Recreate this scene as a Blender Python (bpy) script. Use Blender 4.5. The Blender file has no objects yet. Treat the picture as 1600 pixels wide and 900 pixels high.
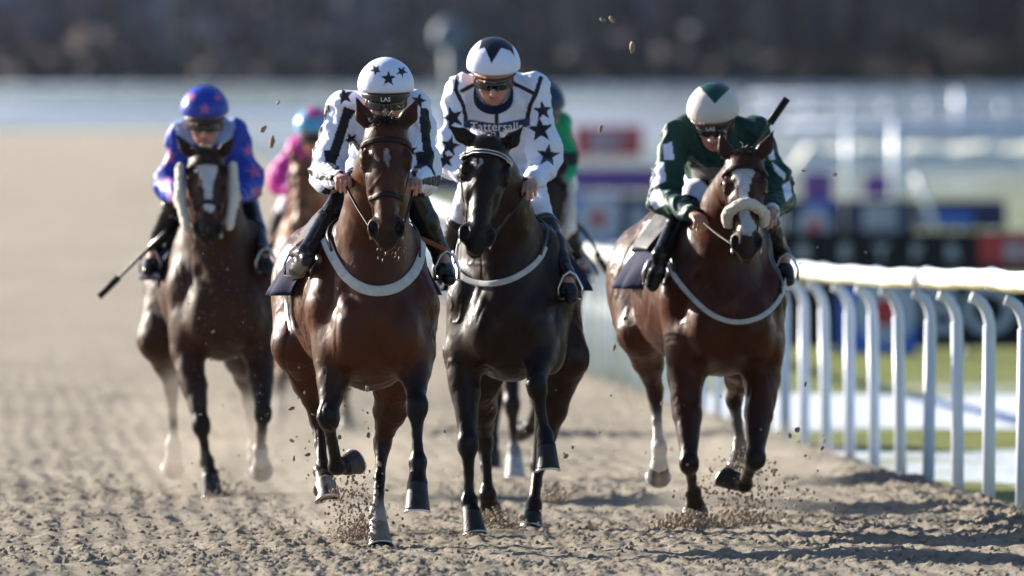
import bpy, math, random
import numpy as np
from mathutils import Vector, Matrix

# ------------------------------------------------------------------ camera, sky, sun, exposure
scene = bpy.context.scene
COL = scene.collection
rad = math.radians
FPX = 17777.0          # focal length in photo pixels (400 mm lens on a 36 mm wide frame)
EYE = 1.68             # height of the photographer's lens
HOR = 300.0            # photo row of the horizontal plane through the lens
FOCUS = 53.1

cam_d = bpy.data.cameras.new("camera"); cam = bpy.data.objects.new("camera", cam_d); COL.objects.link(cam)
cam.location = (0, 0, EYE); cam.rotation_euler = (rad(90), 0, 0)
cam_d.sensor_width = 36.0; cam_d.lens = 400.0
cam_d.shift_y = -(450 - HOR) / 1600.0
cam_d.clip_start = 0.5; cam_d.clip_end = 5000
cam_d.dof.use_dof = True; cam_d.dof.focus_distance = FOCUS; cam_d.dof.aperture_fstop = 3.0
scene.camera = cam

SUN_AZ = rad(54)       # to the left of straight-behind
SUN_EL = rad(21)
world = bpy.data.worlds.new("World"); scene.world = world; world.use_nodes = True
wn = world.node_tree.nodes; wl = world.node_tree.links
for n in list(wn): wn.remove(n)
wo = wn.new("ShaderNodeOutputWorld"); bg = wn.new("ShaderNodeBackground"); sky = wn.new("ShaderNodeTexSky")
sky.sky_type = 'NISHITA'; sky.sun_disc = False; sky.sun_elevation = SUN_EL; sky.sun_rotation = -SUN_AZ
sky.air_density = 1.0; sky.dust_density = 1.2; sky.ozone_density = 4.0
bg.inputs[1].default_value = 0.065
wl.new(sky.outputs[0], bg.inputs[0]); wl.new(bg.outputs[0], wo.inputs[0])
sd = bpy.data.lights.new("sun", 'SUN'); so = bpy.data.objects.new("sun", sd); COL.objects.link(so)
sd.energy = 5.0; sd.angle = rad(0.5); sd.color = (1.0, 0.93, 0.82)
sdir = Vector((-math.sin(SUN_AZ) * math.cos(SUN_EL), math.cos(SUN_AZ) * math.cos(SUN_EL), math.sin(SUN_EL)))
so.rotation_euler = sdir.to_track_quat('Z', 'Y').to_euler(); so.location = (-6, 70, 12)
scene.view_settings.view_transform = 'Standard'; scene.view_settings.look = 'None'
scene.view_settings.exposure = 1.56; scene.view_settings.gamma = 1.0
scene.view_settings.use_curve_mapping = False

rng = np.random.default_rng(7)
random.seed(7)

def at(px, py, D):
    """real position of a point seen at a photo pixel, at distance D"""
    s = FPX / D
    return np.array([(px - 800.0) / s, D, EYE - (py - HOR) / s])
V = lambda *a: np.array(a, float)
def unit(v):
    v = np.asarray(v, float); return v / (np.linalg.norm(v) + 1e-12)

# ------------------------------------------------------------------ object bookkeeping
def tag(o, label=None, cat=None, group=None, kind=None):
    if label: o['label'] = label
    if cat: o['category'] = cat
    if group: o['group'] = group
    if kind: o['kind'] = kind
    return o

def link_mesh(name, me, mat=None, parent=None, loc=None):
    o = bpy.data.objects.new(name, me); COL.objects.link(o)
    if mat is not None: me.materials.append(mat)
    if parent is not None: o.parent = parent
    if loc is not None: o.location = loc
    return o

def np_mesh(name, verts, faces, cols=None, smooth=True):
    """faces: (n,4) or (n,3) int array, or list of lists"""
    me = bpy.data.meshes.new(name)
    verts = np.asarray(verts, np.float32)
    if isinstance(faces, np.ndarray):
        n, k = faces.shape
        me.vertices.add(len(verts)); me.vertices.foreach_set('co', verts.ravel())
        me.loops.add(n * k); me.loops.foreach_set('vertex_index', faces.astype(np.int32).ravel())
        me.polygons.add(n); me.polygons.foreach_set('loop_start', np.arange(0, n * k, k, dtype=np.int32))
        me.polygons.foreach_set('loop_total', np.full(n, k, np.int32))
        me.update(calc_edges=True)
    else:
        me.from_pydata(verts.tolist(), [], [list(map(int, f)) for f in faces]); me.update()
    if smooth:
        me.polygons.foreach_set('use_smooth', np.ones(len(me.polygons), bool))
    if cols is not None:
        a = me.color_attributes.new('Col', 'FLOAT_COLOR', 'POINT')
        c = np.ones((len(verts), 4), np.float32); c[:, :3] = cols
        a.data.foreach_set('color', c.ravel())
    return me

class MB:
    """collects raw geometry for one mesh object"""
    def __init__(s): s.v = []; s.f = []; s.n = 0; s.c = []
    def add(s, v, f, col=None):
        v = np.asarray(v, float); s.v.append(v)
        for q in f: s.f.append([i + s.n for i in q])
        s.n += len(v); s.c.append(np.tile(np.array(col if col is not None else (1, 1, 1), float), (len(v), 1)))
    def box(s, lo, hi, col=None):
        x0, y0, z0 = lo; x1, y1, z1 = hi
        s.add([(x0,y0,z0),(x1,y0,z0),(x1,y1,z0),(x0,y1,z0),(x0,y0,z1),(x1,y0,z1),(x1,y1,z1),(x0,y1,z1)],
              [(0,3,2,1),(4,5,6,7),(0,1,5,4),(1,2,6,5),(2,3,7,6),(3,0,4,7)], col)
    def tube(s, pts, r, seg=8, cap=True, col=None, flat=None):
        pts = np.asarray(pts, float); n = len(pts)
        r = np.broadcast_to(np.asarray(r, float), (n,))
        T = np.gradient(pts, axis=0); T /= np.linalg.norm(T, axis=1)[:, None] + 1e-12
        ref = V(0, 0, 1) if abs(T[0][2]) < .9 else V(1, 0, 0)
        a = unit(np.cross(T[0], ref)); vs = []
        for i in range(n):
            a = unit(a - T[i] * np.dot(a, T[i])); b = np.cross(T[i], a)
            for j in range(seg):
                t = 2 * math.pi * j / seg
                vs.append(pts[i] + r[i] * (math.cos(t) * a + math.sin(t) * b))
        fs = [(i*seg+j, i*seg+(j+1) % seg, (i+1)*seg+(j+1) % seg, (i+1)*seg+j) for i in range(n-1) for j in range(seg)]
        if cap: fs += [tuple(reversed(range(seg))), tuple(range((n-1)*seg, n*seg))]
        s.add(vs, fs, col)
    def strap(s, pts, nrm, w, t, col=None, closed=False):
        """flat band: width w across, thickness t along the normals"""
        pts = np.asarray(pts, float); n = len(pts)
        if closed:
            T = np.roll(pts, -1, 0) - np.roll(pts, 1, 0)
        else: T = np.gradient(pts, axis=0)
        T /= np.linalg.norm(T, axis=1)[:, None] + 1e-12
        N = np.asarray(nrm, float); N = N - T * (N * T).sum(1)[:, None]; N /= np.linalg.norm(N, axis=1)[:, None] + 1e-12
        B = np.cross(T, N); w = np.broadcast_to(np.asarray(w, float), (n,))
        prof = [(-.5, 0), (-.42, .85), (-.2, 1), (.2, 1), (.42, .85), (.5, 0), (.4, -.3), (-.4, -.3)]
        vs = [pts[i] + B[i] * (p[0] * w[i]) + N[i] * (p[1] * t) for i in range(n) for p in prof]
        k = len(prof); fs = []
        for i in range(n if closed else n - 1):
            a = i * k; b = ((i + 1) % n) * k
            fs += [(a+j, a+(j+1) % k, b+(j+1) % k, b+j) for j in range(k)]
        if not closed: fs += [tuple(reversed(range(k))), tuple(range((n-1)*k, n*k))]
        s.add(vs, fs, col)
    def lathe(s, prof, axis, origin, seg=24, col=None, front=None, squash=1.0):
        """prof: (radius, height along axis)"""
        a = unit(axis); ref = front if front is not None else (V(1, 0, 0) if abs(a[0]) < .8 else V(0, 1, 0))
        e1 = unit(np.asarray(ref) - a * np.dot(ref, a)); e2 = np.cross(a, e1); vs = []
        for r, h in prof:
            for j in range(seg):
                t = 2 * math.pi * j / seg
                vs.append(np.asarray(origin) + a * h + r * (math.cos(t) * e1 + squash * math.sin(t) * e2))
        m = len(prof)
        fs = [(i*seg+j, i*seg+(j+1) % seg, (i+1)*seg+(j+1) % seg, (i+1)*seg+j) for i in range(m-1) for j in range(seg)]
        fs += [tuple(reversed(range(seg))), tuple(range((m-1)*seg, m*seg))]
        s.add(vs, fs, col)
    def build(s, name, mat, parent=None, base=None, smooth=True, usecol=False):
        v = np.concatenate(s.v)
        if base is not None: v = v - np.asarray(base)
        me = np_mesh(name, v, s.f, np.concatenate(s.c) if usecol else None, smooth)
        return link_mesh(name, me, mat, parent)

# ------------------------------------------------------------------ noise on arrays of points
def _hash(ix, iy, iz, seed):
    h = (ix.astype(np.int64) * 374761393 + iy.astype(np.int64) * 668265263 + iz.astype(np.int64) * 2147483647 + seed * 974711) & 0xffffffff
    h = ((h ^ (h >> 13)) * 1274126177) & 0xffffffff
    h = (h ^ (h >> 16)) & 0xffffff
    return h.astype(np.float32) / 16777215.0
def vnoise(P, f=1.0, seed=0):
    P = np.asarray(P, np.float64) * f; I = np.floor(P); Fr = (P - I).astype(np.float32); I = I.astype(np.int64)
    Fr = Fr * Fr * (3 - 2 * Fr); out = 0
    for dx in (0, 1):
        wx = Fr[:, 0] if dx else 1 - Fr[:, 0]
        for dy in (0, 1):
            wy = Fr[:, 1] if dy else 1 - Fr[:, 1]
            for dz in (0, 1):
                wz = Fr[:, 2] if dz else 1 - Fr[:, 2]
                out = out + wx * wy * wz * _hash(I[:, 0] + dx, I[:, 1] + dy, I[:, 2] + dz, seed)
    return out * 2 - 1
def fbm(P, f=1.0, octv=3, seed=0):
    o = 0; a = 1.0; t = 0
    for i in range(octv):
        o = o + a * vnoise(P, f * 2.03 ** i, seed + i * 17); t += a; a *= .5
    return o / t

# ------------------------------------------------------------------ smooth-blended solid bodies
class Body:
    def __init__(s): s.p = []
    def cone(s, a, b, ra, rb, k=.03, col=None, flat=None):
        s.p.append(('c', np.asarray(a, float), np.asarray(b, float), ra, rb, k, col, flat, 1)); return s
    def ell(s, c, r, k=.03, col=None, R=None, cut=False):
        s.p.append(('e', np.asarray(c, float), np.asarray(r, float), R, None, k, col, None, -1 if cut else 1)); return s
    def cut(s, a, b, ra, rb, k=.01, flat=None):
        s.p.append(('c', np.asarray(a, float), np.asarray(b, float), ra, rb, k, None, flat, -1)); return s
    def plane(s, c, n, k=.004):      # keeps the side the normal points to
        s.p.append(('p', np.asarray(c, float), unit(n), 0, 0, k, None, None, -1)); return s
    @staticmethod
    def pd(q, X, Y, Z):
        if q[0] == 'c':
            _, a, b, ra, rb, k, col, flat, op = q; ba = b - a; l2 = ba @ ba + 1e-9
            px, py, pz = X - a[0], Y - a[1], Z - a[2]
            h = np.clip((px * ba[0] + py * ba[1] + pz * ba[2]) / l2, 0, 1)
            qx, qy, qz = px - ba[0] * h, py - ba[1] * h, pz - ba[2] * h
            d2 = qx * qx + qy * qy + qz * qz
            if flat is not None:
                n, f = flat; c = qx * n[0] + qy * n[1] + qz * n[2]; d2 = d2 + c * c * (1 / (f * f) - 1)
                return (np.sqrt(np.maximum(d2, 0)) - (ra + (rb - ra) * h)) * min(1.0, f ** .5)
            return np.sqrt(d2) - (ra + (rb - ra) * h)
        if q[0] == 'p':
            n = q[2]; return (X - q[1][0]) * n[0] + (Y - q[1][1]) * n[1] + (Z - q[1][2]) * n[2]
        c, r, R = q[1], q[2], q[3]; px, py, pz = X - c[0], Y - c[1], Z - c[2]
        if R is not None:   # rows of R are the local axes
            px, py, pz = (px*R[0][0]+py*R[0][1]+pz*R[0][2], px*R[1][0]+py*R[1][1]+pz*R[1][2], px*R[2][0]+py*R[2][1]+pz*R[2][2])
        k0 = np.sqrt((px/r[0])**2 + (py/r[1])**2 + (pz/r[2])**2)
        k1 = np.sqrt((px/r[0]**2)**2 + (py/r[1]**2)**2 + (pz/r[2]**2)**2)
        return k0 * (k0 - 1) / (k1 + 1e-9)
    @staticmethod
    def mix(F, d, k, op):
        if op > 0:
            h = np.maximum(k - np.abs(F - d), 0) / k; return np.minimum(F, d) - h * h * k * .25
        d = -d; h = np.maximum(k - np.abs(F - d), 0) / k; return np.maximum(F, d) + h * h * k * .25
    @staticmethod
    def bb(q):
        if q[0] == 'c':
            f = 1.0 if q[7] is None else max(1.0, q[7][1]); r = max(q[3], q[4]) * f
            return np.minimum(q[1], q[2]) - r, np.maximum(q[1], q[2]) + r
        if q[0] == 'p': return V(-1e6, -1e6, -1e6), V(1e6, 1e6, 1e6)
        if q[3] is None: return q[1] - q[2], q[1] + q[2]
        e = np.sqrt(((np.asarray(q[3]) * q[2][:, None]) ** 2).sum(0)); return q[1] - e, q[1] + e
    def eval(s, P):
        X, Y, Z = P[:, 0], P[:, 1], P[:, 2]; F = np.full(len(P), 1.0)
        for q in s.p: F = s.mix(F, s.pd(q, X, Y, Z), q[5], q[8])
        return F
    def grad(s, P, e=.004):
        g = np.stack([s.eval(P + V(*(e if i == j else 0 for j in range(3)))) - s.eval(P - V(*(e if i == j else 0 for j in range(3)))) for i in range(3)], 1)
        return g / (np.linalg.norm(g, axis=1)[:, None] + 1e-9)
    def hit(s, P, Dr, off=0.0, it=50):
        """march from points P along Dr to the surface"""
        P = np.array(P, float); Dr = np.asarray(Dr, float)
        if Dr.ndim == 1: Dr = np.tile(unit(Dr), (len(P), 1))
        for _ in range(it):
            d = s.eval(P) - off; P = P + Dr * (np.clip(d, -.05, .2) * .7)[:, None]
        return P
    def mesh(s, res, tau=.012, smooth=1):
        bbs = [s.bb(q) for q in s.p]
        lo = np.min([b[0] for q, b in zip(s.p, bbs) if q[8] > 0], 0) - 3 * res
        hi = np.max([b[1] for q, b in zip(s.p, bbs) if q[8] > 0], 0) + 3 * res
        n = np.ceil((hi - lo) / res).astype(int) + 1
        xs = [(lo[i] + res * np.arange(n[i])).astype(np.float32) for i in range(3)]
        F = np.full(n, .25, np.float32)
        for q, b in zip(s.p, bbs):
            m = q[5] + 2.5 * res
            i0 = np.clip(np.floor((b[0] - m - lo) / res), 0, n - 1).astype(int); i1 = np.clip(np.ceil((b[1] + m - lo) / res) + 1, 1, n).astype(int)
            if (i1 <= i0).any(): continue
            sl = tuple(slice(i0[i], i1[i]) for i in range(3))
            X = xs[0][sl[0]][:, None, None]; Y = xs[1][sl[1]][None, :, None]; Z = xs[2][sl[2]][None, None, :]
            F[sl] = s.mix(F[sl], s.pd(q, X, Y, Z).astype(np.float32), q[5], q[8])
        S = F < 0
        c = np.zeros(tuple(n - 1), np.int8)
        for dx in (0, 1):
            for dy in (0, 1):
                for dz in (0, 1):
                    c += S[dx:n[0]-1+dx, dy:n[1]-1+dy, dz:n[2]-1+dz]
        act = (c > 0) & (c < 8); idx = np.argwhere(act); gid = np.full(act.shape, -1, np.int32); gid[act] = np.arange(len(idx))
        acc = np.zeros((len(idx), 3), np.float32); cnt = np.zeros(len(idx), np.float32)
        ii, jj, kk = idx.T
        corners = [(a, b, d) for a in (0, 1) for b in (0, 1) for d in (0, 1)]
        vals = {cr: F[ii + cr[0], jj + cr[1], kk + cr[2]] for cr in corners}
        for a in corners:
            for ax in range(3):
                if a[ax] == 0:
                    b = list(a); b[ax] = 1; b = tuple(b); fa, fb = vals[a], vals[b]
                    m = (fa < 0) != (fb < 0); t = np.where(m, fa / np.where(m, fa - fb, 1), 0)
                    p = np.tile(np.array(a, np.float32), (len(idx), 1)); p[:, ax] = t
                    acc += p * m[:, None]; cnt += m
        verts = lo + (idx + acc / np.maximum(cnt, 1)[:, None]) * res
        faces = []
        for ax in range(3):
            u, w = [(1, 2), (2, 0), (0, 1)][ax]
            A = [slice(None)] * 3; B = [slice(None)] * 3; A[ax] = slice(0, -1); B[ax] = slice(1, None)
            s0, s1 = S[tuple(A)], S[tuple(B)]
            e = np.argwhere(s0 != s1); e = e[(e[:, u] > 0) & (e[:, w] > 0)]
            e = e[(e[:, u] < n[u] - 1) & (e[:, w] < n[w] - 1)]
            flip = s0[tuple(e.T)]
            def g(du, dw):
                q = e.copy(); q[:, u] -= du; q[:, w] -= dw; return gid[tuple(q.T)]
            f = np.stack([g(1, 1), g(0, 1), g(0, 0), g(1, 0)], 1)
            f[~flip] = f[~flip][:, ::-1]
            faces.append(f)
        faces = np.concatenate(faces)
        for _ in range(smooth):     # light relaxation
            acc = np.zeros_like(verts); cn = np.zeros(len(verts))
            for a in range(4):
                np.add.at(acc, faces[:, a], verts[faces[:, (a + 1) % 4]]); np.add.at(cn, faces[:, a], 1)
            verts = verts * .5 + .5 * acc / np.maximum(cn, 1)[:, None]
        cols = None
        if any(q[6] is not None for q in s.p):
            cc = [(q, s.pd(q, verts[:, 0], verts[:, 1], verts[:, 2])) for q in s.p if q[6] is not None]
            dm = np.min([d for _, d in cc], 0); W = 0; cols = 0
            for q, d in cc:
                w = np.exp(-np.minimum((d - dm) / tau, 40)); W = W + w; cols = cols + w[:, None] * np.array(q[6])
            cols = cols / W[:, None]
        return verts, faces, cols
def vnormals(v, f):
    n = np.zeros_like(v); fn = np.cross(v[f[:, 2]] - v[f[:, 0]], v[f[:, 3]] - v[f[:, 1]])
    for i in range(4): np.add.at(n, f[:, i], fn)
    return n / (np.linalg.norm(n, axis=1)[:, None] + 1e-12)

# ------------------------------------------------------------------ materials
def new_mat(name):
    m = bpy.data.materials.new(name); m.use_nodes = True; nt = m.node_tree
    b = nt.nodes['Principled BSDF']; return m, nt, b
def mix_rgb(nt, fac, a, b, mode='MIX'):
    n = nt.nodes.new('ShaderNodeMix'); n.data_type = 'RGBA'; n.blend_type = mode
    for sock, val in ((n.inputs[0], fac), (n.inputs[6], a), (n.inputs[7], b)):
        if hasattr(val, 'is_output'): nt.links.new(val, sock)
        elif isinstance(val, (int, float)): sock.default_value = val
        else: sock.default_value = (*val, 1)
    return n.outputs[2]
def noise(nt, scale, detail=3, vec=None, stretch=None, rough=.5):
    n = nt.nodes.new('ShaderNodeTexNoise'); n.inputs['Scale'].default_value = scale; n.inputs['Detail'].default_value = detail
    n.inputs['Roughness'].default_value = rough
    tc = nt.nodes.new('ShaderNodeTexCoord'); mp = nt.nodes.new('ShaderNodeMapping')
    if stretch: mp.inputs['Scale'].default_value = stretch
    nt.links.new(tc.outputs['Object'], mp.inputs[0]); nt.links.new(mp.outputs[0], n.inputs['Vector'])
    return n.outputs['Fac']
def ramp(nt, fac, lo, hi, c0=(0,0,0), c1=(1,1,1)):
    r = nt.nodes.new('ShaderNodeValToRGB'); r.color_ramp.elements[0].position = lo; r.color_ramp.elements[1].position = hi
    r.color_ramp.elements[0].color = (*c0, 1); r.color_ramp.elements[1].color = (*c1, 1); nt.links.new(fac, r.inputs[0]); return r.outputs[0]
def bump(nt, b, h, strength, dist):
    n = nt.nodes.new('ShaderNodeBump'); n.inputs['Strength'].default_value = strength; n.inputs['Distance'].default_value = dist
    nt.links.new(h, n.inputs['Height']); nt.links.new(n.outputs[0], b.inputs['Normal'])
def vcol_mat(name, rough, spec=.5, sheen=0, var=.15, vscale=12, bscale=60, bstr=.3, bdist=.003, stretch=None, coat=0, rvar=0, dirt=None):
    m, nt, b = new_mat(name)
    a = nt.nodes.new('ShaderNodeAttribute'); a.attribute_name = 'Col'
    nf = noise(nt, vscale, 4)
    dk = ramp(nt, nf, .3, .7, (1 - var,) * 3, (1 + var * .6,) * 3)
    c = mix_rgb(nt, 1.0, a.outputs['Color'], dk, 'MULTIPLY')
    if dirt:
        df = noise(nt, dirt[0], 6, rough=.7); d2 = ramp(nt, df, dirt[1], dirt[1] + .06)
        c = mix_rgb(nt, d2, c, dirt[2])
    nt.links.new(c, b.inputs['Base Color'])
    b.inputs['Roughness'].default_value = rough; b.inputs['Specular IOR Level'].default_value = spec
    if sheen: b.inputs['Sheen Weight'].default_value = sheen; b.inputs['Sheen Roughness'].default_value = .4
    if coat: b.inputs['Coat Weight'].default_value = coat; b.inputs['Coat Roughness'].default_value = .2
    if rvar:
        rn = noise(nt, 25, 3); rr = ramp(nt, rn, .3, .7, (rough - rvar,) * 3, (rough + rvar,) * 3)
        nt.links.new(rr, b.inputs['Roughness'])
    bump(nt, b, noise(nt, bscale, 3, stretch=stretch), bstr, bdist)
    return m
def plain(name, col, rough=.5, spec=.5, metal=0, var=.12, vscale=15, bstr=.15, bscale=80, sheen=0, coat=0):
    m, nt, b = new_mat(name)
    c = ramp(nt, noise(nt, vscale, 4), .3, .7, tuple(x * (1 - var) for x in col), tuple(min(1, x * (1 + var)) for x in col))
    nt.links.new(c, b.inputs['Base Color']); b.inputs['Roughness'].default_value = rough; b.inputs['Metallic'].default_value = metal
    b.inputs['Specular IOR Level'].default_value = spec
    if sheen: b.inputs['Sheen Weight'].default_value = sheen
    if coat: b.inputs['Coat Weight'].default_value = coat; b.inputs['Coat Roughness'].default_value = .1
    if bstr: bump(nt, b, noise(nt, bscale, 3), bstr, .003)
    return m

M = {}
M['coat'] = vcol_mat('horse_coat', .37, .16, 0.0, .30, 6, 230, .5, .0022, stretch=(1, 1, .25), rvar=.09, dirt=(110, .66, (.22, .175, .13)))
M['coat_dusty'] = vcol_mat('dusty_coat', .50, .14, 0.0, .25, 7, 200, .4, .002, rvar=.08, dirt=(60, .62, (.33, .27, .20)))
M['skin'] = vcol_mat('skin', .45, .45, 0, .06, 30, 150, .1, .001)
M['silk'] = vcol_mat('silk', .5, .22, .04, .05, 8, 26, .5, .012, rvar=.05)
M['cap'] = vcol_mat('cap_silk', .35, .35, .0, .04, 8, 60, .12, .004)
M['breech'] = plain('white_breeches', (.66, .68, .78), .6, .3, var=.05, bstr=.4, bscale=35)
M['boot'] = plain('black_boot_leather', (.007, .007, .009), .22, .3, var=.2, bstr=.08, bscale=14)
M['leather'] = plain('dark_leather', (.012, .009, .008), .50, .18, var=.25, bstr=.25)
M['brownl'] = plain('tan_leather', (.42, .09, .03), .35, .5, var=.15)
M['whiteweb'] = plain('white_webbing', (.46, .46, .44), .75, .3, var=.14, vscale=30, bstr=.5, bscale=300)
M['navy'] = plain('navy_cloth', (.008, .011, .042), .75, .08, var=.25, bstr=.5, bscale=30)
M['whitecloth'] = plain('white_cloth', (.72, .71, .74), .7, .3, var=.05, bstr=.4, bscale=30)
M['fleece'] = plain('cream_sheepskin', (.58, .53, .44), .95, .1, var=.12, vscale=80, bstr=1.0, bscale=190, sheen=.4)
M['metal'] = plain('steel', (.6, .6, .6), .25, .5, metal=1, var=.1)
M['goggle'] = plain('tinted_lens', (.008, .008, .012), .06, .7, var=.05, bstr=0)
M['black'] = plain('black_plastic', (.015, .015, .017), .35, .5, var=.15)
M['hair'] = plain('dark_hair', (.012, .008, .006), .45, .3, var=.3, bstr=.4, bscale=200)
M['hairlight'] = plain('pale_whisker', (.5, .42, .33), .45, .5, var=.2, bstr=0)
M['hoof'] = vcol_mat('hoof_horn', .45, .25, 0, .35, 35, 90, .6, .003, stretch=(1, 1, .2), dirt=(40, .72, (.28, .23, .17)))
M['eye'] = plain('horse_eye', (.012, .006, .004), .04, .8, var=.05, bstr=0)
M['textw'] = plain('white_print', (.8, .8, .8), .6, .3, var=.03, bstr=0)
M['textd'] = plain('dark_print', (.02, .02, .03), .6, .3, var=.03, bstr=0)
# ================================================================== HORSES
def pxof(v):
    s = FPX / v[:, 1]; return 800 + v[:, 0] * s, HOR + (EYE - v[:, 2]) * s
def in_poly(pts, X_, Y_):
    ins = np.zeros(len(X_), bool)
    for i in range(len(pts)):
        (xa, ya), (xb, yb) = pts[i], pts[(i + 1) % len(pts)]
        if ya == yb: continue
        ins ^= ((ya > Y_) != (yb > Y_)) & (X_ < (xb - xa) * (Y_ - ya) / (yb - ya) + xa)
    return ins
def near_line(pts, X_, Y_, w):
    dmin = np.full(len(X_), 1e9)
    for (xa, ya), (xb, yb) in zip(pts[:-1], pts[1:]):
        l2 = (xb - xa) ** 2 + (yb - ya) ** 2; t = np.clip(((X_ - xa) * (xb - xa) + (Y_ - ya) * (yb - ya)) / l2, 0, 1)
        dmin = np.minimum(dmin, np.hypot(X_ - xa - t * (xb - xa), Y_ - ya - t * (yb - ya)))
    return dmin < w
def lerp(a, b, t): return a * (1 - t) + b * t

def make_hoof(mb, cor, toe, back, r0=.050, r1=.070, col=(.05, .045, .045), col2=None):
    """hoof wall from the coronet down to the sole; back = direction of the heel"""
    a = unit(toe - cor); L = np.linalg.norm(toe - cor)
    bk = unit(back - a * np.dot(back, a)); sd_ = np.cross(a, bk); seg = 26; rows = []
    prof = [(-.10, .86), (0, 1.0), (.06, 1.03), (.3, None), (.6, None), (.9, None), (1.0, None)]
    for h, k in prof:
        r = r0 * k if k else lerp(r0, r1, h); row = []
        for j in range(seg):
            t = 2 * math.pi * j / seg; ct, st = math.cos(t), math.sin(t)
            rr = r * (1 + .10 * max(0, -ct) ** 2)
            if ct > .55: rr *= 1 - .22 * (ct - .55) / .45            # flatter at the heels
            hh = h * L * (1 - .30 * max(0, ct) * h)                    # heel shorter than toe
            p = cor + a * hh + bk * (ct * rr * 1.02 - .16 * h * r1) + sd_ * (st * rr)
            row.append(p)
        rows.append(row)
    vs = [p for r in rows for p in r]; n = len(rows)
    fs = [(i*seg+j, (i+1)*seg+j, (i+1)*seg+(j+1) % seg, i*seg+(j+1) % seg) for i in range(n-1) for j in range(seg)]
    last = rows[-1]; c = np.mean(last, 0)
    # sole recessed inside the wall, with a rim
    rim = [c + (p - c) * .84 for p in last]; inn = [c + (p - c) * .78 - a * .012 for p in last]; cen = c - a * .006
    b0 = len(vs); vs += rim + inn + [cen]
    fs += [((n-1)*seg+j, b0+j, b0+(j+1) % seg, (n-1)*seg+(j+1) % seg) for j in range(seg)]
    fs += [(b0+j, b0+seg+j, b0+seg+(j+1) % seg, b0+(j+1) % seg) for j in range(seg)]
    fs += [(b0+seg+j, b0+2*seg, b0+seg+(j+1) % seg) for j in range(seg)]
    mb.add(vs, fs, col)
    if col2 is not None:
        cc = mb.c[-1]; vv = np.array(vs)
        for i in range(len(vs)):
            ang = math.atan2(np.dot(vv[i] - cor, sd_), np.dot(vv[i] - cor, bk))
            if math.sin(ang * 2.5 + 1) > .1: cc[i] = col2
        mb.c[-1] = cc
    return last, a, c

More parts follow.
